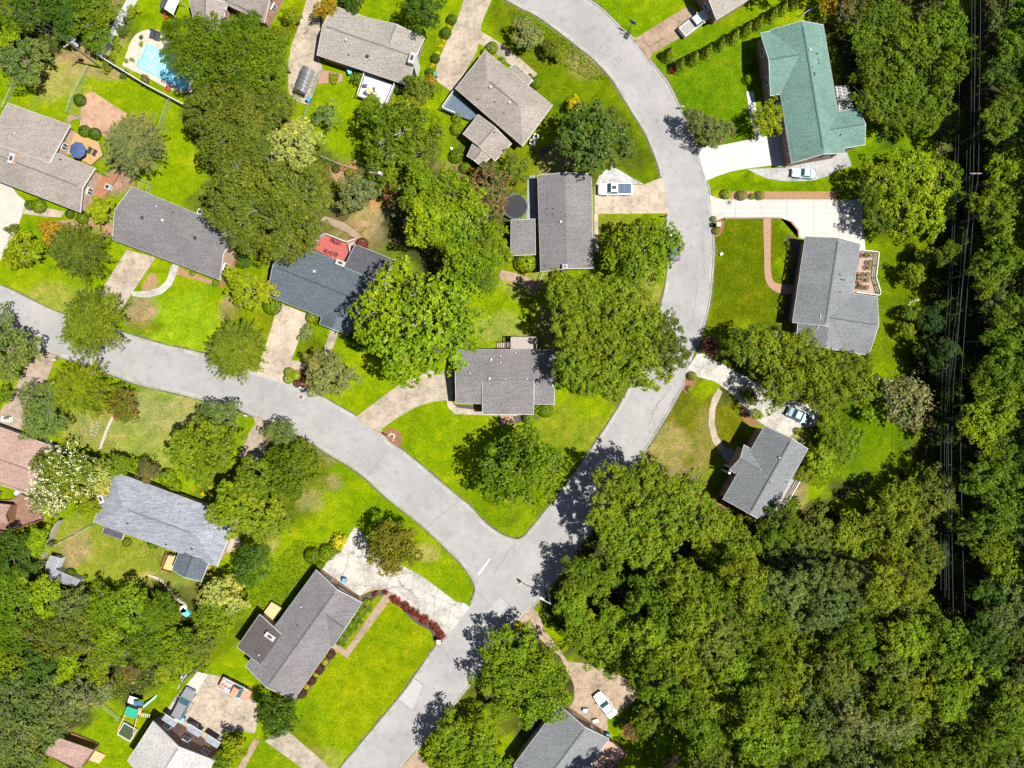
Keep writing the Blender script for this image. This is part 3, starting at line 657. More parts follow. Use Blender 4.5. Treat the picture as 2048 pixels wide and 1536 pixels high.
def crown_puffs(seed, npuff, nleaf, pr=(.15, .27), size=.034, asp=.6, zflat=.62, up=.7, rag=.18, star=0.0, drop=0.0, clump_sd=.017):
    """unit crown of radius 1: leaf clumps on an uneven dome"""
    r = np.random.default_rng(seed)
    d = dirs(r, npuff, -.15)
    ph = r.uniform(0, 6.28, 4)
    az = np.arctan2(d[:, 1], d[:, 0])
    lob = 1 + rag * (np.sin(2 * az + ph[0]) * .4 + np.sin(3 * az + ph[1]) * .5 + np.sin(5 * az + ph[2]) * .45)
    rad = r.uniform(.42, .86, npuff) * lob
    pc = d * rad[:, None]; pc[:, 2] *= zflat
    R_ = r.uniform(pr[0] * .82, pr[1] * .92, npuff)
    w_ = R_ ** 2; w_ /= w_.sum()
    idx = r.choice(npuff, nleaf, p=w_)
    nm = max(1, nleaf // 9)
    mi = idx[:nm]
    md = dirs(r, nm, -.45)
    mr = r.uniform(.62, 1.08, nm)
    mc = pc[mi] + md * (R_[mi] * mr)[:, None]
    which = r.integers(0, nm, nleaf)
    idx = mi[which]; dd = md[which]
    C = mc[which] + r.normal(size=(nleaf, 3)) * clump_sd * np.array((1, 1, .55))
    N = dd * .9 + r.normal(size=(nleaf, 3)) * .6 + np.array((0, 0, up)) + d[idx] * .3
    prnd = r.random(npuff); mrnd = r.random(nm)
    rn = np.clip(.25 * r.random(nleaf) + .25 * prnd[idx] + .45 * mrnd[which] ** 1.3 + .2 * r.random(nleaf) ** 3, 0, 1)
    S = size * r.uniform(.65, 1.35, nleaf)
    U = None
    if star:
        off = C - pc[idx]; U = off + r.normal(size=(nleaf, 3)) * .02
    keep = r.random(nleaf) > drop
    return C[keep], N[keep], S[keep], rn[keep], (None if U is None else U[keep]), pc

def crown_feather(seed, nbr, per, size=.03, zflat=.6, droop=.25):
    r = np.random.default_rng(seed)
    C, N, U, rn = [], [], [], []
    for i in range(nbr):
        lev = r.random() ** .8
        L = (1 - .62 * lev) * r.uniform(.8, 1.1)
        a = r.uniform(0, 6.283); z0 = zflat * (lev * 1.1 - .35)
        t = r.uniform(.12, 1, per) ** .8
        base = np.stack([np.cos(a) * L * t, np.sin(a) * L * t, z0 + L * t * (.35 - droop * t)], 1)
        side = np.array([-math.sin(a), math.cos(a), 0])
        wd = r.normal(size=per) * .075 * (1.15 - t)
        C.append(base + side * wd[:, None] + r.normal(size=(per, 3)) * .012)
        N.append(np.array((0, 0, 1.0)) + r.normal(size=(per, 3)) * .45)
        U.append(np.array([math.cos(a), math.sin(a), -.1]) + side * (np.sign(wd) * .7)[:, None] + r.normal(size=(per, 3)) * .2)
        rn.append(np.clip(r.random() * .4 + r.random(per) * .5, 0, 1))
    C = np.concatenate(C)
    return C, np.concatenate(N), size * r.uniform(.6, 1.4, len(C)), np.concatenate(rn), np.concatenate(U), None

CR = {}
def mkcrown(key, seed, gen, asp, **kw):
    C, N, S, rn, U, pc = gen(seed, **kw)
    CR.setdefault(key, []).append(leaf_mesh('crown_' + key, C, N, S, asp, U, rn, seed))
for s in range(3):
    mkcrown('maple', 10 + s, crown_puffs, .62, npuff=120, nleaf=26000, pr=(.10, .19), size=.0175, rag=.10, clump_sd=.013)
    mkcrown('oak', 20 + s, crown_puffs, .6, npuff=95, nleaf=17000, pr=(.10, .19), size=.022, rag=.3, drop=.05, clump_sd=.018)
    mkcrown('pine', 30 + s, crown_puffs, .28, npuff=150, nleaf=22000, pr=(.08, .14), size=.032, star=1.0, rag=.25, clump_sd=.014)
    mkcrown('forest', 40 + s, crown_puffs, .6, npuff=85, nleaf=20000, pr=(.12, .22), size=.022, rag=.28, clump_sd=.017)
    mkcrown('mid', 50 + s, crown_puffs, .6, npuff=60, nleaf=9000, pr=(.14, .26), size=.032, rag=.3, clump_sd=.026)
for s in range(2):
    mkcrown('feather', 60 + s, crown_feather, .22, nbr=330, per=85, size=.036)
    mkcrown('magnolia', 70 + s, crown_puffs, .5, npuff=95, nleaf=14000, pr=(.11, .2), size=.030, rag=.15, clump_sd=.02)
    mkcrown('sparse', 80 + s, crown_puffs, .55, npuff=60, nleaf=3200, pr=(.12, .2), size=.036, rag=.5, clump_sd=.03)
    mkcrown('shrub', 90 + s, crown_puffs, .6, npuff=24, nleaf=1800, pr=(.28, .45), size=.075, rag=.25, clump_sd=.05)
    mkcrown('ball', 95 + s, lambda seed, **k: (lambda r: (lambda d: (d * r.uniform(.93, 1.03, (len(d), 1)), d + r.normal(size=d.shape) * .3, .085 * r.uniform(.7, 1.3, len(d)), r.random(len(d)), None, None))(dirs(r, 1100, -.3)))(np.random.default_rng(seed)), .6)
def cone_gen(seed):
    r = np.random.default_rng(seed); n = 1800
    t = r.random(n) ** .75; a = r.uniform(0, 6.283, n)
    rad = (1 - t) ** .75 * (1 + .1 * np.sin(5 * a + 9 * t)) * r.uniform(.85, 1.05, n)
    C = np.stack([np.cos(a) * rad, np.sin(a) * rad, t * 3.0], 1)
    N = np.stack([np.cos(a), np.sin(a), np.full(n, .5)], 1) + r.normal(size=(n, 3)) * .4
    return C, N, .1 * r.uniform(.7, 1.3, n), r.random(n), np.stack([np.cos(a) * .4, np.sin(a) * .4, np.ones(n)], 1), None
for s in range(2): mkcrown('cone', 110 + s, cone_gen, .45)
def blossom_gen(seed, n=1500, cl=260):
    r = np.random.default_rng(seed)
    pc = dirs(r, cl, .1) * r.uniform(.65, .98, (cl, 1)); pc[:, 2] *= .68; pc[:, 2] += .06
    i = r.integers(0, cl, n)
    return pc[i] + r.normal(size=(n, 3)) * .02, dirs(r, n) + np.array((0, 0, .8)), .014 * r.uniform(.7, 1.3, n), r.uniform(.35, .8, n), None, None
for s in range(3): mkcrown('blossom', 120 + s, blossom_gen, .8)

def trunk_mesh(seed, matl, tw=.05, nl=9, twigs=0):
    r = random.Random(seed); b = MB()
    b.tube([(0, 0, 0), (.01, .01, .3), (-.01, .01, .62), (0, 0, .9)], tw, 7, 0, tw * .4)
    for i in range(nl):
        a = 6.283 * i / nl + r.uniform(-.3, .3); z = r.uniform(.38, .7); L = r.uniform(.45, .8)
        p = [(0, 0, z), (math.cos(a) * L * .4, math.sin(a) * L * .4, z + .1), (math.cos(a + .15) * L * .75, math.sin(a + .15) * L * .75, z + .17), (math.cos(a + .1) * L, math.sin(a + .1) * L, z + .26)]
        b.tube(p, tw * .42, 5, 0, tw * .1)
        for t in range(2 + twigs):
            f = r.uniform(.4, .95); a2 = a + r.uniform(-1.1, 1.1); l2 = r.uniform(.12, .3)
            s_ = (math.cos(a) * L * f, math.sin(a) * L * f, z + .24 * f)
            b.tube([s_, (s_[0] + math.cos(a2) * l2 * .5, s_[1] + math.sin(a2) * l2 * .5, s_[2] + .05), (s_[0] + math.cos(a2 + .3) * l2, s_[1] + math.sin(a2 + .3) * l2, s_[2] + .08)], tw * .16, 4, 0, tw * .05, False)
    return b.mesh('trunk', matl)
TR = [trunk_mesh(s, BARK) for s in range(3)]
TRP = [trunk_mesh(9 + s, PALEBARK, .03, 12, 7) for s in range(2)]
STEM = MB().tube([(0, 0, 0), (0, 0, .5)], .08, 5).mesh('stem', BARK)

PAL = {  # leaf albedo
 'g': (.068, .108, .003), 'b': (.098, .150, .003), 'l': (.135, .195, .003), 'y': (.150, .178, .003), 'o': (.078, .098, .010), 'd': (.036, .072, .006),
 'k': (.022, .048, .008), 'e': (.115, .13, .05), 'f': (.22, .13, .010), 'c': (.19, .21, .06), 'm': (.055, .088, .015), 'u': (.085, .08, .03),
 'r': (.11, .020, .015), 'p': (.05, .016, .018), 'Y': (.33, .27, .006), 'w': (.12, .13, .05), 'n': (.106, .137, .004), 's': (.075, .105, .028), 'q': (.110, .152, .006), 't': (.078, .108, .006)}
BL = {'pink': (.38, .06, .10), 'white': (.50, .50, .42), 'red': (.30, .05, .04), 'cream': (.30, .28, .20), 'rose': (.30, .10, .09)}
KN = {'maple': 'broadleaf_tree', 'oak': 'spreading_tree', 'pine': 'pine_tree', 'forest': 'woodland_tree', 'mid': 'small_tree', 'feather': 'feathery_tree', 'magnolia': 'magnolia_tree', 'sparse': 'sparse_tree'}
treeN = [0]
def jit(c, r, a=.14):
    k, h_ = 1 + r.uniform(-a, a), r.uniform(-.07, .07)
    return (max(.003, c[0] * k * (1 + h_)), max(.003, c[1] * k), max(.003, c[2] * k * (1 - h_)))
def tree(cx, cy, r, kind, col, label, h=None, blossom=None, group=None, dead=False, cat='tree', stretch=None, ground=False):
    """cx, cy, r: where the crown shows in the photo; h: height of the crown's widest part"""
    treeN[0] += 1; n = treeN[0]; rr = random.Random(n * 7 + 1)
    R_ = r / K
    if h is None: h = min(9.0, 1.2 + R_ * .85)
    if ground: x, y = P(cx, cy, 0)
    else: x, y = P(cx, cy, h)
    R_ *= (1 - h / HC) / .93
    t = thing(KN.get(kind, 'tree'), label, cat, (x, y, 0), rr.uniform(0, 6.28), group)
    if stretch: t.rotation_euler = (0, 0, stretch[1]); sx = stretch[0]
    else: sx = rr.uniform(.93, 1.08)
    zf = rr.uniform(.85, 1.1)
    vs_ = CR[kind]
    c = mk('crown', vs_[n % len(vs_)], t, (0, 0, h), 0, (R_ * sx, R_ / sx, R_ * zf))
    c.color = jit(PAL[col], rr) + (1,)
    tm = (TRP if dead else TR)
    mk('trunk', tm[n % len(tm)], t, None, 0, (R_, R_, (h + R_ * .35) / .95))
    if blossom:
        q = mk('blossom', CR['blossom'][n % 3], t, (0, 0, h), 0, (R_ * 1.02, R_ * 1.02, R_ * zf * 1.04))
        q.color = BL[blossom] + (1,)
    return t
def shrub(cx, cy, r, col, label, kind='ball', h=None, group=None, sz=1.0, sx=1.0, rz=None, name='shrub'):
    treeN[0] += 1; n = treeN[0]; rr = random.Random(n * 3)
    R_ = r / K
    h = R_ * .7 * sz if h is None else h
    x, y = P(cx, cy, h)
    t = thing(name, label, 'shrub', (x, y, 0), rr.uniform(0, 6) if rz is None else rz, group)
    v = CR[kind]; c = mk('foliage', v[n % len(v)], t, (0, 0, h if kind != 'cone' else 0.1), 0, (R_ * sx, R_, R_ * sz)); c.color = jit(PAL[col], rr) + (1,)
    mk('stem', STEM, t, None, 0, (R_, R_, max(.2, 2 * h)))
    return t

# ------------------------------------------------------------------ houses
ROOFC = {'taupe': (.185, .170, .148), 'taupe2': (.175, .152, .134), 'dark': (.110, .104, .105), 'slate': (.056, .070, .082), 'grey': (.108, .101, .102),
         'green': (.080, .140, .119), 'lgrey': (.112, .118, .122), 'rose': (.225, .15, .125), 'white': (.27, .255, .245), 'char': (.052, .045, .045), 'blueg': (.160, .168, .190), 'flat': (.046, .049, .056), 'dbrown': (.05, .035, .03), 'pgrey': (.17, .17, .18)}
WINM = mat('window_frame_white', m_plain, (.7, .71, .72), .5, .05)
SHUT = mat('dark_shutter', m_plain, (.05, .06, .07), .6, .1)
VENTM = m_plain('vent_metal', (.33, .34, .34), .4, .1)
class Wing:
    def __init__(s, c, he=3.0, hr=4.6, hip=(0, 0), f=.5, shed=False, rel=0.0):
        s.q = [np.array(P(x, y, he)) for x, y in c]; s.he, s.hr, s.hip, s.f, s.shed = he, hr, hip, f, shed
        A, B, C_, D = s.q
        s.u = (B - A + C_ - D); s.L = np.linalg.norm(s.u) / 2; s.u = s.u / np.linalg.norm(s.u)
        s.v = (D - A + C_ - B); s.v = s.v / np.linalg.norm(s.v)
        s.W = np.linalg.norm(D - A + C_ - B) / 2
    def pt(s, a, v, z=None):   # a along, v across (0..1)
        A, B, C_, D = s.q
        p = (A * (1 - a) + B * a) * (1 - v) + (D * (1 - a) + C_ * a) * v
        return (float(p[0]), float(p[1]), s.he if z is None else z)
    def height(s, x, y):
        A, B, C_, D = s.q
        d = np.array((x, y)) - (A + D) / 2; a = float(d @ s.u); b_ = float(d @ s.v) / s.W + .5
        if a < -.3 or a > s.L + .3 or b_ < -.03 or b_ > 1.03: return None
        k = b_ if s.shed else min(b_ / s.f, (1 - b_) / (1 - s.f))
        if s.hip[0]: k = min(k, a / s.hip[0])
        if s.hip[1]: k = min(k, (s.L - a) / s.hip[1])
        return s.he + (s.hr - s.he) * max(0, k)

def house(label, wings, roof, wall, vents=(), chim=(), name='brick_house', vent_strip=True, oh=.45, trim=None, windows=True, wave=0.0, cat='house', doors=(), wall_h0=0.0):
    cx, cy = np.mean([q for w_ in wings for q in w_.q], axis=0)
    t = thing(name, label, cat, (float(cx), float(cy), 0))
    off = (-float(cx), -float(cy), 0)
    trim = trim or WHITE
    ang0 = math.atan2(wings[0].u[1], wings[0].u[0])
    winlist = []
    for wi, w_ in enumerate(wings):
        ang = math.atan2(w_.u[1], w_.u[0])
        rk = getattr(w_, 'col', roof)
        rm = mat('shingles_%s_%d' % (rk, round(math.degrees(ang)) % 180), m_roof, ROOFC[rk], ang, .62, wave)
        h0, h1 = w_.hip[0] / w_.L, w_.hip[1] / w_.L
        A, B, C_, D = [w_.pt(*q) for q in ((0, 0), (1, 0), (1, 1), (0, 1))]
        b = MB(); tk = .16
        if w_.shed:
            v = [A, B, C_[:2] + (w_.hr,), D[:2] + (w_.hr,)]
            b.add(v + [(x, y, z - tk) for x, y, z in v], [(0, 1, 2, 3), (7, 6, 5, 4), (0, 4, 5, 1), (1, 5, 6, 2), (2, 6, 7, 3), (3, 7, 4, 0)])
            loop = v
        else:
            R0, R1 = w_.pt(h0, w_.f, w_.hr), w_.pt(1 - h1, w_.f, w_.hr)
            v = [A, B, C_, D, R0, R1]
            b.add(v + [(x, y, z - tk) for x, y, z in v], [(0, 1, 5, 4), (2, 3, 4, 5), (1, 2, 5), (3, 0, 4)] + [(6, 10, 11, 7), (8, 11, 10, 9)] +
                  ([(0, 6, 7, 1), (2, 8, 9, 3)]) if False else [(0, 1, 5, 4), (2, 3, 4, 5)] + ([(1, 2, 5)] if h1 > 0 else []) + ([(3, 0, 4)] if h0 > 0 else []) + [(10, 11, 7, 6), (9, 8, 11, 10)])
            loop = [A, B] + ([R1] if h1 == 0 else []) + [C_, D] + ([R0] if h0 == 0 else [])
        if area([q[:2] for q in loop]) < 0: b.f = [q[::-1] for q in b.f]
        rf = b.obj('roof', rm, t, off)
        # fascia and gutter round the edge
        g = MB(); n = len(loop); cen = np.mean([q[:2] for q in loop], axis=0)
        out = []
        for i in range(n):
            p = np.array(loop[i][:2]); d = p - cen; d = d / (np.linalg.norm(d) + 1e-9) * .06
            out.append((p[0] + d[0], p[1] + d[1]))
        for i in range(n):
            j = (i + 1) % n; p, q = loop[i], loop[j]
            vv = [(p[0], p[1], p[2] - .004), (q[0], q[1], q[2] - .004), (out[j][0], out[j][1], q[2] - .01), (out[i][0], out[i][1], p[2] - .01)]
            g.add(vv + [(x, y, z - .24) for x, y, z in vv], [(0, 1, 2, 3), (7, 6, 5, 4), (2, 6, 7, 3), (0, 4, 5, 1), (1, 5, 6, 2), (3, 7, 4, 0)])
        g.obj('fascia', trim, t, off)
        if vent_strip and not w_.shed and getattr(w_, 'strip', True):
            a0, a1 = h0 + .04, 1 - h1 - .04
            p, q = w_.pt(a0, w_.f, w_.hr + .03), w_.pt(a1, w_.f, w_.hr + .03)
            d = np.array(w_.v) * .12
            s_ = MB(); vv = [(p[0] - d[0], p[1] - d[1], p[2]), (q[0] - d[0], q[1] - d[1], q[2]), (q[0] + d[0], q[1] + d[1], q[2]), (p[0] + d[0], p[1] + d[1], p[2])]
            s_.add([(x, y, z - .12) for x, y, z in vv] + [(x, y, z) for x, y, z in vv], [(4, 5, 6, 7), (0, 1, 5, 4), (1, 2, 6, 5), (2, 3, 7, 6), (3, 0, 4, 7)])
            s_.obj('ridge_vent', mat('ridge_cap_' + rk, m_plain, mul(ROOFC[rk], .55), .8, .1), rf)
        # walls under the roof
        ia, iv = oh / w_.L, oh / w_.W
        a0, a1 = ia, 1 - ia
        pts = []
        for (p, q) in (((a0, iv), (a1, iv)), ((a1, iv), (a1, 1 - iv)), ((a1, 1 - iv), (a0, 1 - iv)), ((a0, 1 - iv), (a0, iv))):
            m = 8
            for k in range(m):
                f = k / m; pts.append((p[0] + (q[0] - p[0]) * f, p[1] + (q[1] - p[1]) * f))
            winlist.append((w_, p, q))
        if not w_.shed:
            pts = sorted(set(pts + [(a1, w_.f), (a0, w_.f)]), key=lambda s2: 0) if False else pts
        wb = MB(); P3 = []
        for a_, v_ in pts:
            x, y, _ = w_.pt(a_, v_); z = (w_.height(x, y) or w_.he) - .17
            P3.append((x, y, z))
        n = len(P3)
        wb.add([(x, y, wall_h0) for x, y, z in P3] + P3, [(i, (i + 1) % n, n + (i + 1) % n, n + i) for i in range(n)] if area([q[:2] for q in P3]) > 0 else
               [(n + i, n + (i + 1) % n, (i + 1) % n, i) for i in range(n)])
        wb.obj('wall', wall, t, off)
    # windows on the long walls
    if windows:
        for (w_, p, q) in winlist:
            a, c = w_.pt(*p), w_.pt(*q); L = math.hypot(c[0] - a[0], c[1] - a[1])
            if L < 4: continue
            n = max(1, int(L / 3.6)); ux, uy = (c[0] - a[0]) / L, (c[1] - a[1]) / L
            cen = w_.pt(.5, .5); nx, ny = uy, -ux
            if (cen[0] - a[0]) * nx + (cen[1] - a[1]) * ny > 0: nx, ny = -nx, -ny
            for k in range(n):
                d = L * (k + .5) / n; x, y = a[0] + ux * d, a[1] + uy * d
                if any(o_ is not w_ and o_.height(x + nx * .5, y + ny * .5) is not None for o_ in wings): continue
                wh = 1.2; z0 = w_.he - 1.75
                an = math.atan2(uy, ux)
                fr = MB().box((x + nx * .05 + off[0], y + ny * .05 + off[1], z0 + wh / 2), (1.15, .14, wh), an).obj('window', WINM, t)
                pn = MB()
                for sgn in (-1, 1): pn.box((x + nx * .1 + ux * sgn * .26 + off[0], y + ny * .1 + uy * sgn * .26 + off[1], z0 + wh / 2), (.45, .09, wh - .2), an)
                pn.obj('pane', GLASS, fr)
    def hit(px, py):
        h = wings[0].he + .8
        for _ in range(5):
            x, y = P(px, py, h)
            hs = [w_.height(x, y) for w_ in wings]; hs = [q for q in hs if q is not None]
            h = max(hs) if hs else h
        return x, y, h
    for px, py, kind in vents:
        x, y, h = hit(px, py); x += off[0]; y += off[1]
        b = MB()
        if kind == 'w': b.cyl((x, y, h - .1), .07, .35, 8).cyl((x, y, h + .2), .14, .12, 10, 0, .1); b.obj('roof_vent', VENTM, t)
        elif kind == 'b': b.cyl((x, y, h - .1), .15, .35, 10).cyl((x, y, h + .2), .30, .22, 12, 0, .2); b.obj('turbine_vent', DARK if kind == 'b' else GREYM, t)
        elif kind == 'W': b.cyl((x, y, h - .1), .14, .35, 10).cyl((x, y, h + .2), .24, .2, 12, 0, .15); b.obj('turbine_vent', VENTM, t)
        elif kind == 'd': b.cyl((x, y, h - .1), .10, .38, 8); b.obj('vent_pipe', DARK, t)
        elif kind == 'g': b.box((x, y, h + .1), (.35, .35, .3)); b.obj('roof_vent', GREYM, t)
        elif kind == 'D': b.cyl((x, y, h - .1), .38, .2, 16); b.obj('round_fan_vent', DARK, t)
    for px, py, lx, ly, an, top, mt in chim:
        x, y, h = hit(px, py); x, y = P(px, py, h + top); x += off[0]; y += off[1]
        c = MB().box((x, y, (h + top) / 2), (lx, ly, h + top), an).obj('chimney', mt, t)
        MB().box((x, y, h + top + .05), (lx + .06, ly + .06, .1), an).obj('chimney_cap', mat('cap_concrete', m_plain, (.27, .26, .25), .8, .1), c)
        MB().box((x, y, h + top + .14), (lx * .45, ly * .45, .12), an).obj('flue', DARK, c)
    return t
def W_(c, he, hr, hip=(0, 0), f=.5, shed=False, col=None, strip=True):
    w_ = Wing(c, he, hr, hip, f, shed)
    if col: w_.col = col
    w_.strip = strip
    return w_
R = math.radians
house('taupe roofed brick house with white deck behind it, between two driveways at the top',
      [W_([(634, 110), (817, 171), (849, 75), (667, 11)], 2.9, 4.5), W_([(738, 36), (757, 92), (829, 118), (849, 75)], 2.9, 4.0, strip=False) if False else W_([(742, 37), (724, 90), (826, 122), (847, 74)], 2.95, 4.1)],
      'taupe', BRICK, [(693, 81, 'W'), (703, 89, 'w'), (731, 126, 'w'), (759, 142, 'w'), (698, 110, 'd'), (735, 113, 'b')],
      [(824, 116, .9, 1.7, R(-18), .7, WHITE)])
house('taupe house at the top edge half hidden behind the pool trees',
      [W_([(372, -30), (528, 45), (566, -25), (410, -95)], 3.0, 4.8), W_([(378, 0), (392, 60), (440, 62), (455, 5)], 3.0, 4.2)], 'taupe2', BRICK, [(453, 19, 'w'), (427, 24, 'd')])
house('long taupe roofed house at the left edge beside the blue umbrella terrace',
      [W_([(-65, 338), (160, 425), (190, 336), (-35, 249)], 3.2, 4.6), W_([(16, 206), (140, 250), (108, 330), (-16, 286)], 2.9, 4.05, shed=True)], 'taupe2', BRICKT,
      [(31, 267, 'w'), (97, 315, 'd'), (121, 319, 'd')], [(23, 317, .8, 1.6, R(-20), .6, BRICKT)], vent_strip=True)
house('dark grey gabled house on the left with tan end wall above the curved walk',
      [W_([(225, 479), (439, 560), (477, 462), (264, 373)], 3.1, 5.3)], 'dark', SIDING, [(285, 436, 'b'), (326, 441, 'W'), (391, 476, 'b'), (314, 413, 'w'), (345, 425, 'd')], vent_strip=False)
house('slate blue roofed house with the red deck and flat dark addition',
      [W_([(534, 591), (736, 671), (775, 562), (573, 480)], 3.0, 4.9), W_([(639, 648), (655, 600), (715, 622), (696, 670)], 3.0, 4.1, strip=False), W_([(711, 489), (688, 534), (764, 565), (789, 520)], 3.3, 3.45, shed=True, col='flat')],
      'slate', BRICKT, [(629, 543, 'g'), (618, 592, 'd')], [(681, 526, 1.5, .8, R(-22), .5, BRICK)])
house('pinkish taupe hipped house with stepped wings and blue shaded porch below the top driveway',
      [W_([(911, 177), (1045, 292), (1105, 210), (971, 101)], 3.0, 4.7, (3.6, 3.6)), W_([(957, 229), (926, 268), (990, 322), (1023, 287)], 2.8, 3.7, strip=True), W_([(952, 272), (934, 312), (962, 332), (998, 300)], 2.75, 3.3),
       W_([(1018, 136), (1030, 128), (1066, 160), (1054, 172)], 2.95, 3.2, strip=False)],
      'taupe2', BRICK, [(981, 175, 'W'), (1019, 206, 'W'), (956, 199, 'd'), (990, 205, 'd'), (1008, 227, 'd'), (989, 265, 'd')])
house('corner of a taupe roofed house cut by the top edge beside the silver pickup',
      [W_([(1433, 39), (1530, -22), (1490, -82), (1392, -20)], 3.0, 4.6)], 'taupe', BRICK)
house('large green roofed brick house with two cross gables and a slatted pergola',
      [W_([(1540, 60), (1583, 326), (1690, 306), (1647, 50)], 3.8, 5.9), W_([(1521, 66), (1604, 50), (1624, 178), (1541, 191)], 3.8, 5.4), W_([(1717, 216), (1640, 229), (1653, 303), (1730, 289)], 3.8, 5.0)],
      'green', BRICKD, [(1626, 149, 'D'), (1619, 101, 'W'), (1634, 108, 'd'), (1636, 121, 'd'), (1637, 127, 'd'), (1624, 135, 'd'), (1667, 213, 'd'), (1681, 270, 'd')], oh=.4)
house('straight grey gabled house beside the white pickup, with a small flat side wing',
      [W_([(1075, 351), (1081, 543), (1186, 536), (1183, 348)], 2.9, 4.2), W_([(1022, 440), (1070, 438), (1071, 510), (1021, 512)], 2.5, 2.9, shed=True)],
      'grey', BRICK, [(1121, 444, 'W'), (1095, 418, 'd'), (1106, 417, 'd'), (1106, 429, 'd'), (1090, 532, 'd')], [(1130, 533, .8, .6, 0, .5, mat('grey_brick', m_brick, (.3, .27, .25)))], vent_strip=False)
house('dark grey house in the centre with stepped front roof and small rear deck',
      [W_([(912, 807), (1108, 809), (1110, 700), (912, 698)], 3.2, 4.5), W_([(965, 828), (1067, 829), (1068, 735), (965, 735)], 3.15, 4.55, f=.72, strip=False)],
      'dark', BRICK, [(982, 719, 'W'), (1001, 712, 'w'), (1001, 725, 'w'), (940, 746, 'w'), (979, 757, 'W'), (1011, 758, 'w'), (1031, 706, 'w'), (1053, 758, 'w'), (1106, 771, 'g')], vent_strip=False)
house('light grey L shaped house on the right with terrace of potted shrubs',
      [W_([(1611, 473), (1585, 645), (1695, 661), (1721, 488)], 3.2, 5.1), W_([(1597, 640), (1592, 689), (1694, 703), (1698, 650)], 3.0, 4.85, strip=False), W_([(1755, 594), (1640, 577), (1625, 693), (1738, 710)], 3.2, 4.9)],
      'lgrey', BRICK, [(1680, 550, 'd'), (1683, 559, 'd'), (1688, 560, 'd'), (1680, 584, 'd')], oh=.5)
house('grey roofed house with gabled entrance porch and blue grey front windows at the lower right',
      [W_([(1529, 852), (1446, 998), (1534, 1047), (1616, 898)], 4.6, 6.9), W_([(1488, 890), (1528, 912), (1500, 962), (1459, 940)], 4.3, 6.1)],
      'lgrey', BRICKD, [(1540, 965, 'd'), (1573, 964, 'd'), (1553, 991, 'd'), (1558, 915, 'w')], oh=.4)
house('dark grey house with front cross gable beside the row of red shrubs',
      [W_([(632, 1140), (491, 1332), (588, 1400), (724, 1206)], 3.2, 4.9), W_([(664, 1296), (620, 1264), (678, 1176), (724, 1207)], 3.25, 4.5), W_([(519, 1229), (474, 1294), (530, 1333), (577, 1279)], 3.5, 3.9, shed=True, col='char')],
      'dark', BRICKT, [(603, 1213, 'w'), (596, 1251, 'd'), (519, 1309, 'w')], [(540, 1273, .8, 1.7, R(55), .5, BRICK)])
house('blue grey hipped house with weathered shingles and brick chimney at the lower left',
      [W_([(187, 1044), (434, 1133), (474, 1034), (226, 943)], 3.2, 5.1, (4.5, 4.5)), W_([(344, 1140), (360, 1098), (420, 1120), (402, 1163)], 3.0, 3.9, col='slate'), W_([(209, 1054), (204, 1066), (245, 1079), (249, 1067)], 2.7, 2.9, shed=True, col='flat')],
      'blueg', BRICKT, [(256, 1047, 'd'), (332, 1089, 'd'), (388, 1092, 'w'), (384, 1098, 'd')], [(202, 998, 1.4, .8, R(-70), .3, BRICK)], wave=.4)
house('rose brown roofed house at the left edge beside the white blossom tree',
      [W_([(-105, 932), (75, 996), (120, 898), (-60, 833)], 3.0, 4.5)], 'rose', BRICKT)
house('near white roofed house at the bottom left corner with awnings on its brick end',
      [W_([(306, 1443), (255, 1522), (379, 1603), (430, 1522)], 3.8, 5.7)], 'white', BRICKD, oh=.35)
house('grey house cut by the bottom edge with timber deck, beside the white car',
      [W_([(1118, 1410), (1028, 1530), (1128, 1598), (1218, 1478)], 3.4, 5.3), W_([(1060, 1492), (990, 1586), (1090, 1654), (1160, 1560)], 3.3, 4.9, strip=False)], 'lgrey', BRICKT)

# sheds and little roofs
def shed(label, c, he, hr, roof, wall, name='garden_shed', cat='shed', oh=.15, shedroof=False):
    return house(label, [W_(c, he, hr, shed=shedroof, strip=False)], roof, wall, name=name, cat=cat, oh=oh, windows=False, trim=wall)
shed('brown roofed timber shed with slatted porch at the bottom left', [(86, 1506), (160, 1542), (187, 1500), (118, 1476)], 2.3, 3.3, 'rose', WOODB)
shed('small pale metal roofed shed by the wooden fence, upper of the two', [(91, 1140), (107, 1148), (120, 1117), (101, 1112)], 1.9, 2.2, 'pgrey', GREYM)
shed('grey metal roofed shed by the wooden fence, lower of the two', [(98, 1160), (152, 1174), (160, 1160), (107, 1138)], 2.0, 2.5, 'pgrey', GREYM)
shed('rose brown octagonal looking garden pavilion on the brown deck at the left edge', [(-16, 1046), (16, 1046), (22, 1010), (-14, 1006)], 2.4, 3.4, 'rose', WOODB, 'pavilion', 'pavilion')
def gazebo(label, c, he, hr, m0, m1, name, cat):
    q = [P(x, y, he) for x, y in c]; t = thing(name, label, cat, (q[0][0], q[0][1], 0)); off = (-q[0][0], -q[0][1], 0)
    m = lambda a, b_: ((a[0] + b_[0]) / 2, (a[1] + b_[1]) / 2, hr)
    r0, r1 = m(q[0], q[3]), m(q[1], q[2])
    A, B, C_, D = [(x, y, he) for x, y in q]
    for nm, f, mt in (('roof_panel', [A, B, r1, r0], m0), ('roof_panel', [r0, r1, C_, D], m1)):
        MB().add(f + [(x, y, z - .06) for x, y, z in f], [(0, 1, 2, 3), (7, 6, 5, 4), (0, 4, 5, 1), (1, 5, 6, 2), (2, 6, 7, 3), (3, 7, 4, 0)]).obj(nm, mt, t, off)
    for x, y in q: MB().box((x * .98 + r0[0] * .02 + off[0], y * .98 + r0[1] * .02 + off[1], he / 2), (.1, .1, he)).obj('post', WHITE, t)
    return t
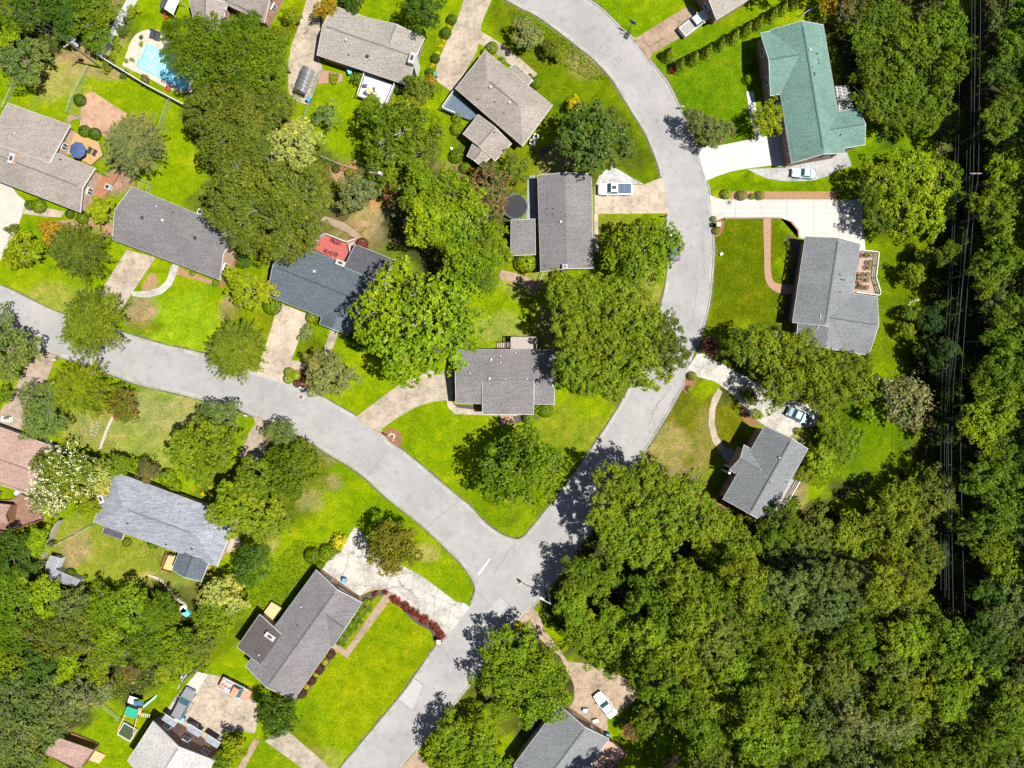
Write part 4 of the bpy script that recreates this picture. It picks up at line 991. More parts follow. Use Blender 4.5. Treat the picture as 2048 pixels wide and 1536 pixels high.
gazebo('small garden canopy with one white and one dark roof slope near the pool', [(318, 12), (331, -14), (359, -2), (346, 29)][::1], 2.4, 2.9, mat('dark_canvas', m_plain, (.05, .055, .07)), mat('white_canvas', m_plain, (.68, .64, .6), .7, .06), 'garden_canopy', 'canopy')
# dark barrel carport
def carport():
    q = [P(x, y, 2.5) for x, y in [(604, 130), (587, 177), (609, 191), (629, 141)]]
    q = [np.array(p) for p in q]
    t = thing('metal_carport', 'dark barrel roofed metal carport on the pale driveway near the pool trees', 'carport', (q[0][0], q[0][1], 0)); o = q[0]
    ax = q[1] - q[0]; wx = q[3] - q[0]
    for k in range(6):
        b = MB(); n = 8; v = []
        for e in (k / 6, (k + 1) / 6 - .012):
            for i in range(n + 1):
                f = i / n; p = ax * e + wx * f; v.append((p[0], p[1], 2.3 + .55 * math.sin(math.pi * f)))
        b.add(v + [(x, y, z - .05) for x, y, z in v], [(i, i + 1, n + 2 + i, n + 1 + i) for i in range(n)] + [(2 * n + 2 + n + 1 + i, 2 * n + 2 + n + 2 + i, 2 * n + 2 + i + 1, 2 * n + 2 + i) for i in range(n)])
        b.obj('roof_panel', mat('dark_roof_sheet', m_plain, (.085, .088, .09), .35, .15), t, None)
    for e in (.04, .5, .94):
        for f in (.04, .96):
            p = ax * e + wx * f
            MB().tube([(p[0], p[1], 0), (p[0], p[1], 2.35)], .04, 6).obj('post', GREYM, t)
carport()

# ------------------------------------------------------------------ decks, railings, pergola, porches
def railing(pts, z, h, mt, parent, name='railing', gap=.13, off=(0, 0)):
    b = MB()
    for i in range(len(pts) - 1):
        (ax, ay), (x, y) = pts[i], pts[i + 1]; ax += off[0]; x += off[0]; ay += off[1]; y += off[1]
        L = math.hypot(x - ax, y - ay); an = math.atan2(y - ay, x - ax)
        b.box(((ax + x) / 2, (ay + y) / 2, z + h), (L, .12, .06), an)
        b.box(((ax + x) / 2, (ay + y) / 2, z + .12), (L, .05, .06), an)
        n = max(1, int(L / gap))
        for k in range(n):
            f = (k + .5) / n; b.box((ax + (x - ax) * f, ay + (y - ay) * f, z + h / 2), (.035, .035, h), an)
        for f in ([0, 1] if L < 2.5 else [0, .5, 1]): b.box((ax + (x - ax) * f, ay + (y - ay) * f, z + h / 2), (.12, .12, h + .15), an)
    return b.obj(name, mt, parent)
def deck(label, poly, z, mt, ang, rails=(), railm=None, name='timber_deck', board=.15, cat='deck', skirt=True):
    q = [P(x, y, z) for x, y in poly]; o = q[0]; q = [(x - o[0], y - o[1]) for x, y in q]
    t = thing(name, label, cat, (o[0], o[1], 0))
    if board: 
        b = MB()
        for c in cells(q, math.radians(ang), 60, board, .015): b.prism(c, z - .04, z)
        stuff(b.obj('decking_boards', mt, t))
    else: MB().prism(q, z - .1, z).obj('floor', mt, t)
    MB().prism([(x * .99, y * .99) for x, y in q], 0 if skirt else z - .2, z - .045).obj('frame', mat('deck_frame', m_plain, (.12, .10, .085)), t)
    for rr in rails: railing([(P(x, y, z)[0] - o[0], P(x, y, z)[1] - o[1]) for x, y in rr], z, .95, railm or mt, t)
    return t
PINK = m_plain('red_stained_boards', (.26, .062, .050), .75, .15, 4)
ORNG = m_plain('honey_timber', (.30, .185, .075), .75, .2, 4)
REDB = m_plain('red_brown_timber', (.21, .088, .042), .8, .35, 5)
DWH = m_plain('white_composite_boards', (.40, .40, .43), .6, .1, 6)
deck('white board deck with white railing behind the taupe house', [(731, 146), (790, 170), (772, 214), (760, 216), (753, 205), (717, 194)], 1.0, DWH, -20,
     [[(731, 148), (717, 194), (753, 205), (772, 214), (790, 172)]], WHITE)
deck('red stained deck with white railing behind the slate blue roof', [(626, 498), (638, 478), (652, 469), (695, 486), (712, 480), (706, 495), (697, 522), (690, 525), (672, 519)], 1.1, PINK, -25,
     [[(626, 498), (638, 478), (652, 469), (695, 486), (712, 480)], [(710, 488), (700, 492), (703, 505), (697, 522)]], WHITE)
deck('honey coloured terrace under the blue umbrella', [(141, 262), (197, 284), (205, 310), (182, 330), (120, 300)], .5, ORNG, -20)
deck('red brown timber deck at the end of the taupe house by the air conditioner', [(190, 343), (215, 356), (240, 345), (208, 398), (196, 420), (160, 422)], .35, REDB, -20)
deck('weathered rear deck with dark rail on the centre house', [(1022, 675), (1073, 675), (1073, 699), (1022, 699)], 2.0, WOODG, 0, [[(1022, 699), (1022, 675), (1073, 675), (1073, 699)]], WOODG)
deck('weathered terrace with timber rails at the lower edge of the frame', [(1216, 1480), (1252, 1505), (1225, 1536), (1200, 1570), (1150, 1560), (1180, 1530)], 1.6, mat('worn_boards', m_plain, (.30, .20, .15), .85, .5, 6), -53,
     [[(1222, 1478), (1252, 1505), (1232, 1530), (1222, 1520), (1200, 1545)]], WOODB)
deck('pale pine deck between the wings of the dark grey L shaped house', [(543, 1204), (566, 1218), (548, 1242), (524, 1230)], .9, WOODP, -35, [], None)
deck('small pine deck with rails on the blue grey house', [(338, 1108), (352, 1112), (345, 1142), (326, 1137)], .9, WOODP, 20, [[(350, 1110), (336, 1108), (326, 1137), (344, 1143)]], REDB)
deck('brown timber deck round the pavilion at the left edge', [(42, 988), (66, 1000), (86, 1040), (22, 1062), (-10, 1060), (-30, 1050), (-20, 1000), (20, 1000)], .6, m_plain('brown_deck_boards', (.155, .088, .060), .85, .35, 4), 30, [[(86, 1040), (22, 1062), (-10, 1060)]], WOODB)
deck('narrow white railed deck along the rear of the lower right house', [(1588, 950), (1599, 955), (1549, 1042), (1538, 1036)], 2.0, WOODG, -60, [[(1588, 950), (1599, 955), (1549, 1042)]], WHITE)
deck('slatted timber porch of the brown shed', [(143, 1466), (195, 1487), (188, 1502), (134, 1480)], .4, REDB, -68, [], None)
deck('tan plywood ramp in front of the brown shed', [(187, 1500), (211, 1510), (198, 1527), (177, 1520)], .25, mat('plywood', m_plain, (.40, .24, .13), .8, .15), 20, [], None, board=0)
TP = m_plain('pink_terrace_paving', (.24, .165, .135), .85, .2, 4)
deck('pinkish railed terrace with potted shrubs beside the light grey house', [(1721, 503), (1753, 506), (1747, 556), (1756, 586), (1754, 592), (1706, 586)], .9, TP, 0, [[(1721, 503), (1753, 506), (1747, 556), (1756, 586), (1754, 592), (1708, 586)], ], WHITE, name='terrace', board=0, cat='terrace')
deck('shaded porch with white rail beside the pinkish taupe house', [(909, 184), (885, 218), (906, 228), (940, 240), (958, 229)], .9, mat('porch_floor_shade_tint', m_plain, (.06, .085, .11)), 0, [[(909, 184), (885, 218), (910, 229)]], WHITE, name='porch', board=0, cat='porch')  # blue shade on the porch is put into the floor colour
# stairs of the centre deck
x, y = P(1007, 691, 1.2); t = thing('deck_stairs', 'dark timber stairs descending left from the rear deck', 'stairs', (x, y, 0))
for k in range(8): MB().box((1.3 - k * .32, 0, 2.0 - .22 * (k + 1)), (.28, .95, .05)).obj('tread', WOODG, t)
for s_ in (-1, 1): MB().tube([(1.5, s_ * .5, 2.6), (-1.3, s_ * .5, 1.0)], .05, 4).obj('handrail', WOODB, t)
# pergola
q = [P(*p, 2.7) for p in [(1671, 172), (1694, 171), (1703, 218), (1678, 222)]]
t = thing('pergola', 'white slatted pergola on the right side of the green roofed house', 'pergola', (q[0][0], q[0][1], 0))
A, B, C_, D = [np.array(p) - np.array(q[0]) for p in q]
for k in range(17):
    f = (k + .3) / 17; a_, c_ = A + (D - A) * f, B + (C_ - B) * f; m_ = (a_ + c_) / 2; L = np.linalg.norm(c_ - a_)
    MB().box((m_[0] + .1, m_[1], 2.7), (L + .4, .07, .14), math.atan2(*(c_ - a_)[::-1])).obj('slat', WHITE, t)
for f in (.1, .5, .92):
    a_, c_ = A + (B - A) * f, D + (C_ - D) * f; m_ = (a_ + c_) / 2
    MB().box((m_[0], m_[1], 2.58), (np.linalg.norm(c_ - a_), .09, .1), math.atan2(*(c_ - a_)[::-1])).obj('beam', WHITE, t)
for p in (A + (B - A) * .92, D + (C_ - D) * .92): MB().box((p[0], p[1], 1.3), (.14, .14, 2.6)).obj('post', WHITE, t)
# porch columns of the lower right house, terrace gate posts
for i, (px, py) in enumerate(((1478, 896), (1470, 910), (1452, 930), (1446, 940))):
    x, y = P(px + 6, py + 3, 2.2)
    t = thing('porch_column', ORD[i] + ' white porch column from the top at the gabled entrance', 'column', (x, y, 0), 0, 'white columns of the gabled porch')
    MB().box((0, 0, .1), (.36, .36, .2)).obj('base', WHITE, t); MB().box((0, 0, 2.1), (.24, .24, 4.0)).obj('shaft', WHITE, t); MB().box((0, 0, 4.05), (.34, .34, .14)).obj('capital', WHITE, t)
x, y = P(1462, 918, .4); MBp = MB().box((0, 0, .2), (3.2, 2.0, .4), R(-61)); o = MBp.obj('porch_floor', mat('porch_grey', m_plain, (.16, .19, .21)), None, (x, y, 0)); tag(o, 'grey porch floor under the gabled entrance of the lower right house', 'porch')
# awnings over the bottom left house front
for i, (px, py) in enumerate(((340, 1441), (389, 1461), (426, 1483))):
    x, y = P(px, py, 2.3)
    t = thing('door_awning', '%s grey and white awning from the left on the near white house end wall' % ORD[i], 'awning', (x, y, 2.3), R(-32), 'awnings on the brick end wall')
    MB().add([(-1.2, -.5, .2), (1.2, -.5, .2), (1.2, .35, -.1), (-1.2, .35, -.1), (-1.2, -.5, .15), (1.2, -.5, .15), (1.2, .35, -.15), (-1.2, .35, -.15)], [(0, 1, 2, 3), (7, 6, 5, 4), (0, 4, 5, 1), (1, 5, 6, 2), (2, 6, 7, 3), (3, 7, 4, 0)]).obj('panel', mat('awning_grey', m_plain, (.15, .165, .19)), t)
    MB().box((0, .4, -.12), (2.4, .08, .1)).obj('edge_trim', WHITE, t)

# ------------------------------------------------------------------ swimming pool
x, y = P(325, 130)
t = thing('swimming_pool', 'light blue swimming pool with white curved surround under the trees at the top left', 'swimming pool', (x, y, 0))
sur = smooth_closed([(256, 100), (260, 88), (272, 70), (290, 61), (312, 60), (345, 78), (385, 110), (400, 140), (385, 182), (368, 186), (335, 177), (300, 158), (250, 134), (247, 126)], 3)
poolp = [(292, 97), (297, 89), (310, 95), (345, 112), (386, 140), (372, 180), (340, 165), (275, 134), (278, 122), (283, 119)]
loc = lambda pl, z=0: [(P(a_, b_, z)[0] - x, P(a_, b_, z)[1] - y) for a_, b_ in pl]
MB().prism(loc(sur), 0, .10).obj('surround', m_conc('pool_surround', (.33, .30, .25), 0, .2), t)
lp_ = loc(poolp); cxp = sum(p[0] for p in lp_) / len(lp_); cyp = sum(p[1] for p in lp_) / len(lp_)
sc_ = lambda f: [(cxp + (a_ - cxp) * f, cyp + (b_ - cyp) * f) for a_, b_ in lp_]
MB().prism(sc_(1.03), .05, .13).obj('coping', mat('pool_tile', m_plain, (.03, .30, .42), .3, .1), t)
def m_water():
    t_ = NT('pool_water'); v = t_.co(); n1 = t_.noise(v, 1.3, 3); vo = t_.n('ShaderNodeTexVoronoi'); vo.inputs['Scale'].default_value = 2.2
    t_.l(v, vo.inputs[0]); c = t_.mix((.10, .45, .60), (.28, .62, .70), vo.outputs['Distance'])  # cell pattern paints caustic light into the water colour
    c = t_.mix(c, t_.ramp(n1, [(.3, .8), (.7, 1.2)]), 1.0, 'MULTIPLY'); t_.bump(n1, .3, .05)
    return t_.base(c, .12)
MB().prism(sc_(.97), .10, .14).obj('water', m_water(), t)
MB().add([], [])
for i, (px, py) in enumerate(((283, 74), (282, 88), (252, 121), (265, 119))):
    shrub(px, py, 5, 'y' if i else 'm', ORD[i] + ' small planter tuft from the top on the pool surround', 'shrub', name='planter_tuft', group='planters on the pool surround')
for i, (px, py) in enumerate(((307, 70), (317, 74))):
    xx, yy = P(px, py); o = MB().box((0, 0, .25), (.7, 1.5, .3), R(-15)).box((0, .6, .5), (.7, .1, .5), R(-15)).obj('pool_lounger', mat('dark_wicker', m_plain, (.03, .035, .045)), None, (xx, yy, .1))
    tag(o, 'dark lounger %s the other on the pool surround' % ('left of' if i == 0 else 'right of'), 'lounger', 'dark loungers by the pool')

# ------------------------------------------------------------------ fences
def fence(label, pts, h, mt, name='vinyl_fence', pitch=2.4, kind='panel', px=True):
    q = PW(pts) if px else pts; o = q[0]; t = thing(name, label, 'fence', (o[0], o[1], 0))
    for i in range(len(q) - 1):
        (ax, ay), (x, y) = q[i], q[i + 1]; ax -= o[0]; x -= o[0]; ay -= o[1]; y -= o[1]
        L = math.hypot(x - ax, y - ay); n = max(1, round(L / pitch)); an = math.atan2(y - ay, x - ax)
        for k in range(n):
            f = (k + .5) / n; cx_, cy_ = ax + (x - ax) * f, ay + (y - ay) * f
            if kind == 'panel': MB().box((cx_, cy_, h / 2 + .03), (L / n - .1, .05, h - .1), an).box((cx_, cy_, h), (L / n - .08, .09, .07), an).obj('fence_panel', mt, t)
            elif kind == 'rail':
                b = MB()
                for zz in (h * .3, h * .62, h * .95): b.box((cx_, cy_, zz), (L / n, .05, .1), an)
                b.obj('rail', mt, t)
            else:
                b = MB().box((cx_, cy_, h), (L / n, .05, .05), an)
                m = int(L / n / .25)
                for j in range(m):
                    u = -L / n / 2 + (j + .5) * L / n / m; r_ = rot(u, 0, an); b.box((cx_ + r_[0], cy_ + r_[1], h / 2), (.012, .012, h), an)
                for zz in (.3, .6, .9): b.box((cx_, cy_, zz), (L / n, .012, .012), an)
                b.obj('wire_panel', mt, t)
        for k in range(n + (i == len(q) - 2)):
            f = k / n; MB().box((ax + (x - ax) * f, ay + (y - ay) * f, (h + .1) / 2), (.12 if kind != 'wire' else .06, .12 if kind != 'wire' else .06, h + .1), an).obj('post', mt, t)
    return t
fence('white vinyl privacy fence round the pool garden', [(292, -30), (276, 0), (209, 121), (302, 178), (408, 234)], 2.1, WHITEV)
LG = m_plain('green_grey_wire', (.20, .27, .22), .5, .2)
fence('wire fence beside the tan patio in the top left garden', [(182, 136), (152, 195), (140, 228)], 1.2, LG, 'wire_fence', kind='wire')
fence('wire fence running down from the white fence in the second garden', [(344, 202), (330, 240), (325, 252)], 1.2, LG, 'wire_fence', kind='wire')
fence('wire fence above the taupe house at the left edge', [(33, 175), (12, 220)], 1.2, LG, 'wire_fence', kind='wire')
fence('wire fence crossing the meadow below the taupe terrace', [(245, 340), (280, 360), (305, 370), (300, 388)], 1.2, LG, 'wire_fence', kind='wire')
fence('wire fence from the blue grey house corner to the wooden fence', [(188, 1050), (150, 1072), (108, 1092)], 1.2, LG, 'wire_fence', kind='wire')
fence('wooden fence rising from the pale shed', [(92, 1118), (106, 1082), (122, 1048), (130, 1038)], 1.7, WOODG, 'wooden_fence', 2.2)
fence('wire fence at the foot of the oak garden under the pole', [(645, 316), (690, 335), (740, 348), (755, 358)], 1.2, LG, 'wire_fence', kind='wire')
fence('wire fence beside the pale driveway with the carport', [(646, 142), (630, 185), (612, 236)], 1.3, LG, 'wire_fence', kind='wire')
fence('white railing beside the pale meadow lawn', [(204, 896), (216, 862), (229, 833)], .8, WHITE, 'white_rail_fence', 3, 'rail')
fence('grey rail fence near the centre tree and the tan path', [(1020, 570), (1045, 580), (1068, 592)], 1.0, WOODG, 'rail_fence', 2.4, 'rail')
fence('green wire fence near the play set', [(203, 1400), (225, 1418), (245, 1434), (262, 1440)], 1.2, LG, 'wire_fence', kind='wire')
fence('white rail fence above the green roofed house', [(1600, 35), (1622, 22), (1644, 8)], 1.2, GREYM, 'rail_fence', 2.4, 'wire')
fence('thin wire fence stretch below the grey house chimney', [(1085, 548), (1076, 570), (1068, 592)], 1.1, GREYM, 'wire_fence', kind='wire')

# stone edgings
def stones(label, pts, sz, mt, name='stone_edging', sp=.45):
    q = [P(*p) for p in smooth(pts, 5)]; t = thing(name, label, 'edging', (q[0][0], q[0][1], 0)); d = 0; nxt = 0
    me = None
    for i in range(len(q) - 1):
        L = math.hypot(q[i + 1][0] - q[i][0], q[i + 1][1] - q[i][1])
        while nxt < d + L:
            f = (nxt - d) / L; x_, y_ = q[i][0] + (q[i + 1][0] - q[i][0]) * f - q[0][0], q[i][1] + (q[i + 1][1] - q[i][1]) * f - q[0][1]
            if me is None: me = MB().box((0, 0, .5), (1, 1, 1), 0, 0, .8, .8).mesh('stone', mt)
            s_ = random.uniform(.75, 1.2)
            mk('stone', me, t, (x_, y_, 0), random.uniform(0, 3), (sz * s_, sz * random.uniform(.6, 1), sz * .6))
            nxt += sp
        d += L
STONE = m_plain('field_stone', (.34, .28, .22), .9, .3, 4)
stones('curved stone edging at the lower end of the long right lawn', [(1715, 700), (1722, 725), (1745, 752), (1780, 762), (1812, 758), (1830, 745)], .38, STONE)
stones('stone ring round the round bed beside the long right lawn', [(1835, 600), (1822, 603), (1812, 618), (1808, 640), (1810, 660)], .34, STONE)
stones('stone edging between lawn and beds above the lower woodland on the left', [(300, 1150), (322, 1160), (340, 1180), (352, 1196), (372, 1208)], .45, STONE)
stones('pale stone rectangle in the small left garden', [(182, 868), (188, 848), (198, 848), (192, 870), (182, 868)], .42, mat('pale_stone', m_plain, (.22, .20, .17)), sp=.6)
stones('white edging round the mulch half circle at the corner driveway', [(778, 871), (784, 867), (789, 871), (786, 882)], .22, WHITE, sp=.25)
stones('brick edging along the bed of red shrubs', [(786, 1188), (825, 1220), (862, 1240), (882, 1262), (888, 1275)], .3, mat('edging_brick', m_plain, (.40, .20, .13)), sp=.32)
stones('brick edging of the front bed beside the cracked driveway', [(728, 1186), (742, 1179), (760, 1177), (774, 1181)], .3, mat('edging_brick', m_plain, (.40, .20, .13)), sp=.32)

# ------------------------------------------------------------------ vehicles
def car(label, px, py, ang, L, kind, paint, cat, glass=None, extra=None):
    x, y = P(px, py, .9); t = thing({'car': 'parked_car', 'suv': 'parked_suv', 'pickup': 'pickup_truck'}[kind], label, cat, (x, y, 0.07), R(ang))
    Wd = L * {'car': .395, 'suv': .40, 'pickup': .345}[kind]; hw = Wd / 2; hl = L / 2
    belt = {'car': .88, 'suv': 1.02, 'pickup': 1.08}[kind]; top = {'car': 1.40, 'suv': 1.68, 'pickup': 1.82}[kind]
    if kind == 'car': st = [(-1, .72, .62), (-.97, .86, .80), (-.85, .96, .88), (-.5, 1, .92), (0, 1, .90), (.45, .99, .88), (.75, .95, .80), (.92, .86, .70), (1, .68, .55)]; cab = (-.62, .32, -.38, .02)
    elif kind == 'suv': st = [(-1, .80, .75), (-.97, .90, .98), (-.8, .97, 1.02), (0, 1, 1.02), (.5, .99, 1.0), (.8, .95, .94), (.94, .86, .84), (1, .70, .65)]; cab = (-.95, .38, -.85, .10)
    else: st = [(-1, .95, 1.04), (-.98, 1, 1.08), (-.2, 1, 1.08), (.4, 1, 1.08), (.8, .97, 1.02), (.95, .90, .95), (1, .8, .75)]; cab = (-.14, .50, -.10, .26)
    b = MB(); sec = []
    for fx, fw, z in st:
        w2 = hw * fw; sec.append([(fx * hl, -w2 * .94, .28), (fx * hl, -w2, .55), (fx * hl, -w2 * .97, z * .92), (fx * hl, -w2 * .86, z), (fx * hl, w2 * .86, z), (fx * hl, w2 * .97, z * .92), (fx * hl, w2, .55), (fx * hl, w2 * .94, .28)])
    v = [p for s_ in sec for p in s_]; f = []
    for i in range(len(sec) - 1):
        for j in range(8): a_ = i * 8 + j; b_ = i * 8 + (j + 1) % 8; f.append((a_, a_ + 8, b_ + 8, b_))
    f += [tuple(range(8)), tuple(range((len(sec) - 1) * 8, len(sec) * 8))[::-1]]
    b.add(v, f); bd = b.obj('body', paint, t, None, False)
    md = bd.modifiers.new('bevel', 'BEVEL'); md.width = .05; md.segments = 2; md.limit_method = 'ANGLE'
    x0, x1, x2, x3 = [c * hl for c in cab]; wb_, wt = hw * .9, hw * .72
    gl = MB().add([(x0, -wb_, belt - .03), (x1, -wb_, belt - .05), (x1, wb_, belt - .05), (x0, wb_, belt - .03), (x2, -wt, top - .04), (x3, -wt, top - .04), (x3, wt, top - .04), (x2, wt, top - .04)],
                  [(4, 5, 6, 7), (0, 1, 5, 4), (1, 2, 6, 5), (2, 3, 7, 6), (3, 0, 4, 7)]).obj('windows', glass or CARG, t)
    rf = MB().add([(x2 - .05, -wt - .03, top - .06), (x3 + .05, -wt - .03, top - .06), (x3 + .05, wt + .03, top - .06), (x2 - .05, wt + .03, top - .06), (x2 + .05, -wt + .06, top), (x3 - .05, -wt + .06, top), (x3 - .05, wt - .06, top), (x2 + .05, wt - .06, top)],
                  [(4, 5, 6, 7), (0, 1, 5, 4), (1, 2, 6, 5), (2, 3, 7, 6), (3, 0, 4, 7)]).obj('car_roof', paint, t)
    if kind != 'pickup' or True:
        for s_ in (-1, 1):
            MB().tube([(x1, s_ * wb_, belt - .05), (x3, s_ * wt, top - .03)], .045, 5).tube([(x0, s_ * wb_, belt - .03), (x2, s_ * wt, top - .03)], .05, 5).obj('pillar', paint, t)
            MB().box((x1 - .15, s_ * (hw + .08), belt + .02), (.14, .22, .14)).obj('mirror', paint, t)
            MB().box((hl * .93, s_ * hw * .66, .68), (.22, .34, .14)).obj('headlight', mat('headlamp', m_plain, (.75, .78, .8), .15, .03), t)
            MB().box((-hl * .97, s_ * hw * .74, .78), (.14, .3, .16)).obj('taillight', mat('tail_lamp', m_plain, (.45, .02, .015), .3, .05), t)
            for wx in (-.62, .62):
                wh = MB().tube([(wx * hl, s_ * (hw - .20), .33), (wx * hl, s_ * (hw + .01), .33)], .33, 16).obj('wheel', TYRE, t)
                MB().tube([(wx * hl, s_ * (hw - .02), .33), (wx * hl, s_ * (hw + .02), .33)], .2, 10).obj('rim', GREYM, wh)
    MB().box((hl * .45, 0, belt - .02), (.02, Wd * .6, .02)).obj('hood_seam', DARK, t)
    if kind == 'pickup':
        if extra == 'cover':
            MB().box((-.56 * hl, 0, 1.11), (hl * .78, Wd * .84, .07)).obj('bed_cover', mat('navy_tonneau', m_plain, (.05, .07, .12), .4), t)
            for k in (-.2, .2): MB().box((-.56 * hl + k * hl, 0, 1.15), (.04, Wd * .8, .02)).obj('cover_seam', DARK, t)
            MB().box((.1 * hl, 0, top + .01), (.75, .6, .03)).obj('sunroof', mat('sunroof_glass', m_plain, (.03, .05, .08), .2), t)
        else:
            MB().box((-.56 * hl, 0, 1.10), (hl * .74, Wd * .8, .04)).obj('bed_liner', extra or mat('grey_liner', m_plain, (.20, .18, .17)), t)
            for s_ in (-1, 1): MB().box((-.56 * hl, s_ * hw * .93, 1.12), (hl * .82, .1, .1)).obj('bed_rail', paint, t)
            MB().box((-.96 * hl, 0, 1.12), (.12, Wd * .85, .1)).obj('tailgate', paint, t)
    return t
def m_paint(name, c):
    t_ = NT(name); t_.b.inputs['Coat Weight'].default_value = .6; t_.b.inputs['Coat Roughness'].default_value = .08
    return t_.base(c, .35)
CARG = m_plain('car_glass', (.03, .075, .085), .08, .1)
PWH, PSV, PBL, PGY, PNV = m_paint('white_paint', (.72, .72, .72)), m_paint('silver_paint', (.42, .42, .42)), m_paint('pale_blue_paint', (.33, .46, .52)), m_paint('charcoal_paint', (.135, .14, .145)), m_paint('dark_teal_paint', (.03, .09, .13))
car('white pickup truck with navy bed cover parked beside the straight grey house', 1230, 378, 180, 5.6, 'pickup', PWH, 'pickup truck', extra='cover')
car('silver pickup truck with open bed parked at the top driveway', 1389, 46, 38, 5.5, 'pickup', PSV, 'pickup truck')
car('pale blue car parked below the green roofed house', 1608, 346, 175, 3.85, 'car', PBL, 'car')
car('charcoal minivan parked beside the white roofed house', 367, 1407, 62.5, 5.2, 'suv', PGY, 'car')
car('white car parked beside the bottom edge house', 1211, 1411, 127, 4.7, 'car', PWH, 'car')
car('dark teal car half hidden under the tree near the lower right house', 1600, 832, -25, 4.4, 'car', PNV, 'car')
car('dark blue car parked on the curved road, mostly under the round tree', 1350, 495, 92, 4.4, 'car', m_paint('navy_paint', (.04, .06, .10)), 'car')
JUNK = m_plain('rusty_clutter', (.26, .17, .14), .9, .9, 5)
SALM = m_plain('faded_salmon_paint', (.42, .16, .10), .6, .3, 3)
tk = car('old faded salmon pickup with blue rails and a cluttered bed on the cracked concrete', 471, 1378, -27, 5.4, 'pickup', SALM, 'pickup truck', extra=JUNK)
for i in range(9): MB().box((-.56 * 2.7 + random.uniform(-.8, .8), random.uniform(-.6, .6), 1.2), (random.uniform(.2, .6), random.uniform(.2, .5), random.uniform(.1, .35)), random.uniform(0, 3)).obj('junk_piece', random.choice([JUNK, SALM, GREYM, WHITE]), tk)
for s_ in (-1, 1): MB().box((-.3, s_ * .98, 1.14), (4.6, .12, .12)).obj('side_rail', mat('faded_blue', m_plain, (.22, .38, .46)), tk)

# ------------------------------------------------------------------ street furniture and poles
x, y = P(1101, 1208, 7.3); hx, hy = P(1083, 1197, 7.4)
t = thing('street_lamp', 'street lamp on a mast whose arm reaches over the lower side of the junction', 'street lamp', (x, y, 0))
MB().tube([(0, 0, 0), (0, 0, 7.3)], .11, 8, 0, .07).obj('mast', GREYM, t)
MB().tube([(0, 0, 7.2), ((hx - x) * .5, (hy - y) * .5, 7.45), (hx - x, hy - y, 7.45)], .06, 6).obj('arm', GREYM, t)
MB().box((hx - x, hy - y, 7.4), (.8, .38, .16), math.atan2(hy - y, hx - x), 0, .7, .7).obj('lamp_head', WHITE, t)
def pole(label, bx, by, h, ang, transformer=True):
    x_, y_ = P(bx, by); t_ = thing('utility_pole', label, 'utility pole', (x_, y_, 0), R(ang))
    MB().tube([(0, 0, 0), (0, 0, h)], .17, 8, 0, .12).obj('pole_shaft', POLEM, t_)
    MB().box((0, 0, h - .5), (2.2, .12, .12)).obj('crossarm', WOODG, t_)
    for k in (-.95, -.4, .4, .95): MB().cyl((k, 0, h - .45), .06, .22, 8).obj('insulator', GREYM, t_)
    if transformer: MB().cyl((.35, .32, h - 2.1), .28, .95, 12).obj('transformer', mat('transformer_grey', m_plain, (.4, .46, .5), .4), t_)
    return t_
pole('utility pole with transformer standing outside the white pool fence', 203, 136, 9.0, 35)
pole('utility pole behind the oak garden near the wire fence', 772, 377, 9.0, -10)
pole('utility pole at the corner of the cracked concrete yard on the left', 410, 1322, 9.0, 60)
WIRE = m_plain('cable', (.09, .10, .095), .5, .2)
def wire(label, pts, r=.03, sag=0.0, grp=None, mt=None):
    q = []
    for p in pts: h = p[2]; xy = P(p[0], p[1], h); q.append((xy[0], xy[1], h))
    o0 = q[0]; o = MB().tube([(a_ - o0[0], b_ - o0[1], c_ - o0[2]) for a_, b_, c_ in q], r, 4).obj('power_line', mt or WIRE, None, o0)
    tag(o, label, 'power line', grp)
wire('upper wire running off the top left corner from the transformer pole', [(-40, -16, 8.6), (50, 27, 8.4), (100, 52, 8.4), (146, 78, 8.6)], .02)
wire('middle wire running off the top left corner from the transformer pole', [(-40, -4, 8.6), (50, 37, 8.4), (100, 62, 8.4), (148, 82, 8.6)], .02)
wire('lowest wire running off the top left corner from the transformer pole', [(-40, 12, 8.0), (30, 32, 7.8), (100, 72, 7.8), (152, 90, 8.0)], .02)
wire('thin service wire from the transformer pole towards the white fence', [(158, 88, 8.2), (200, 108, 6.5), (270, 160, 4.0)], .014)
wire('thin wire from the transformer pole over the dark trees', [(158, 88, 8.4), (195, 68, 7.5), (238, 40, 7.0)], .014)
wire('upper wire running left across the oak garden from the pole behind it', [(640, 290, 7.0), (700, 318, 8.0), (742, 335, 8.5)], .016)
wire('lower wire running left across the oak garden from the pole behind it', [(640, 300, 7.0), (700, 326, 7.8), (745, 343, 8.2)], .016)
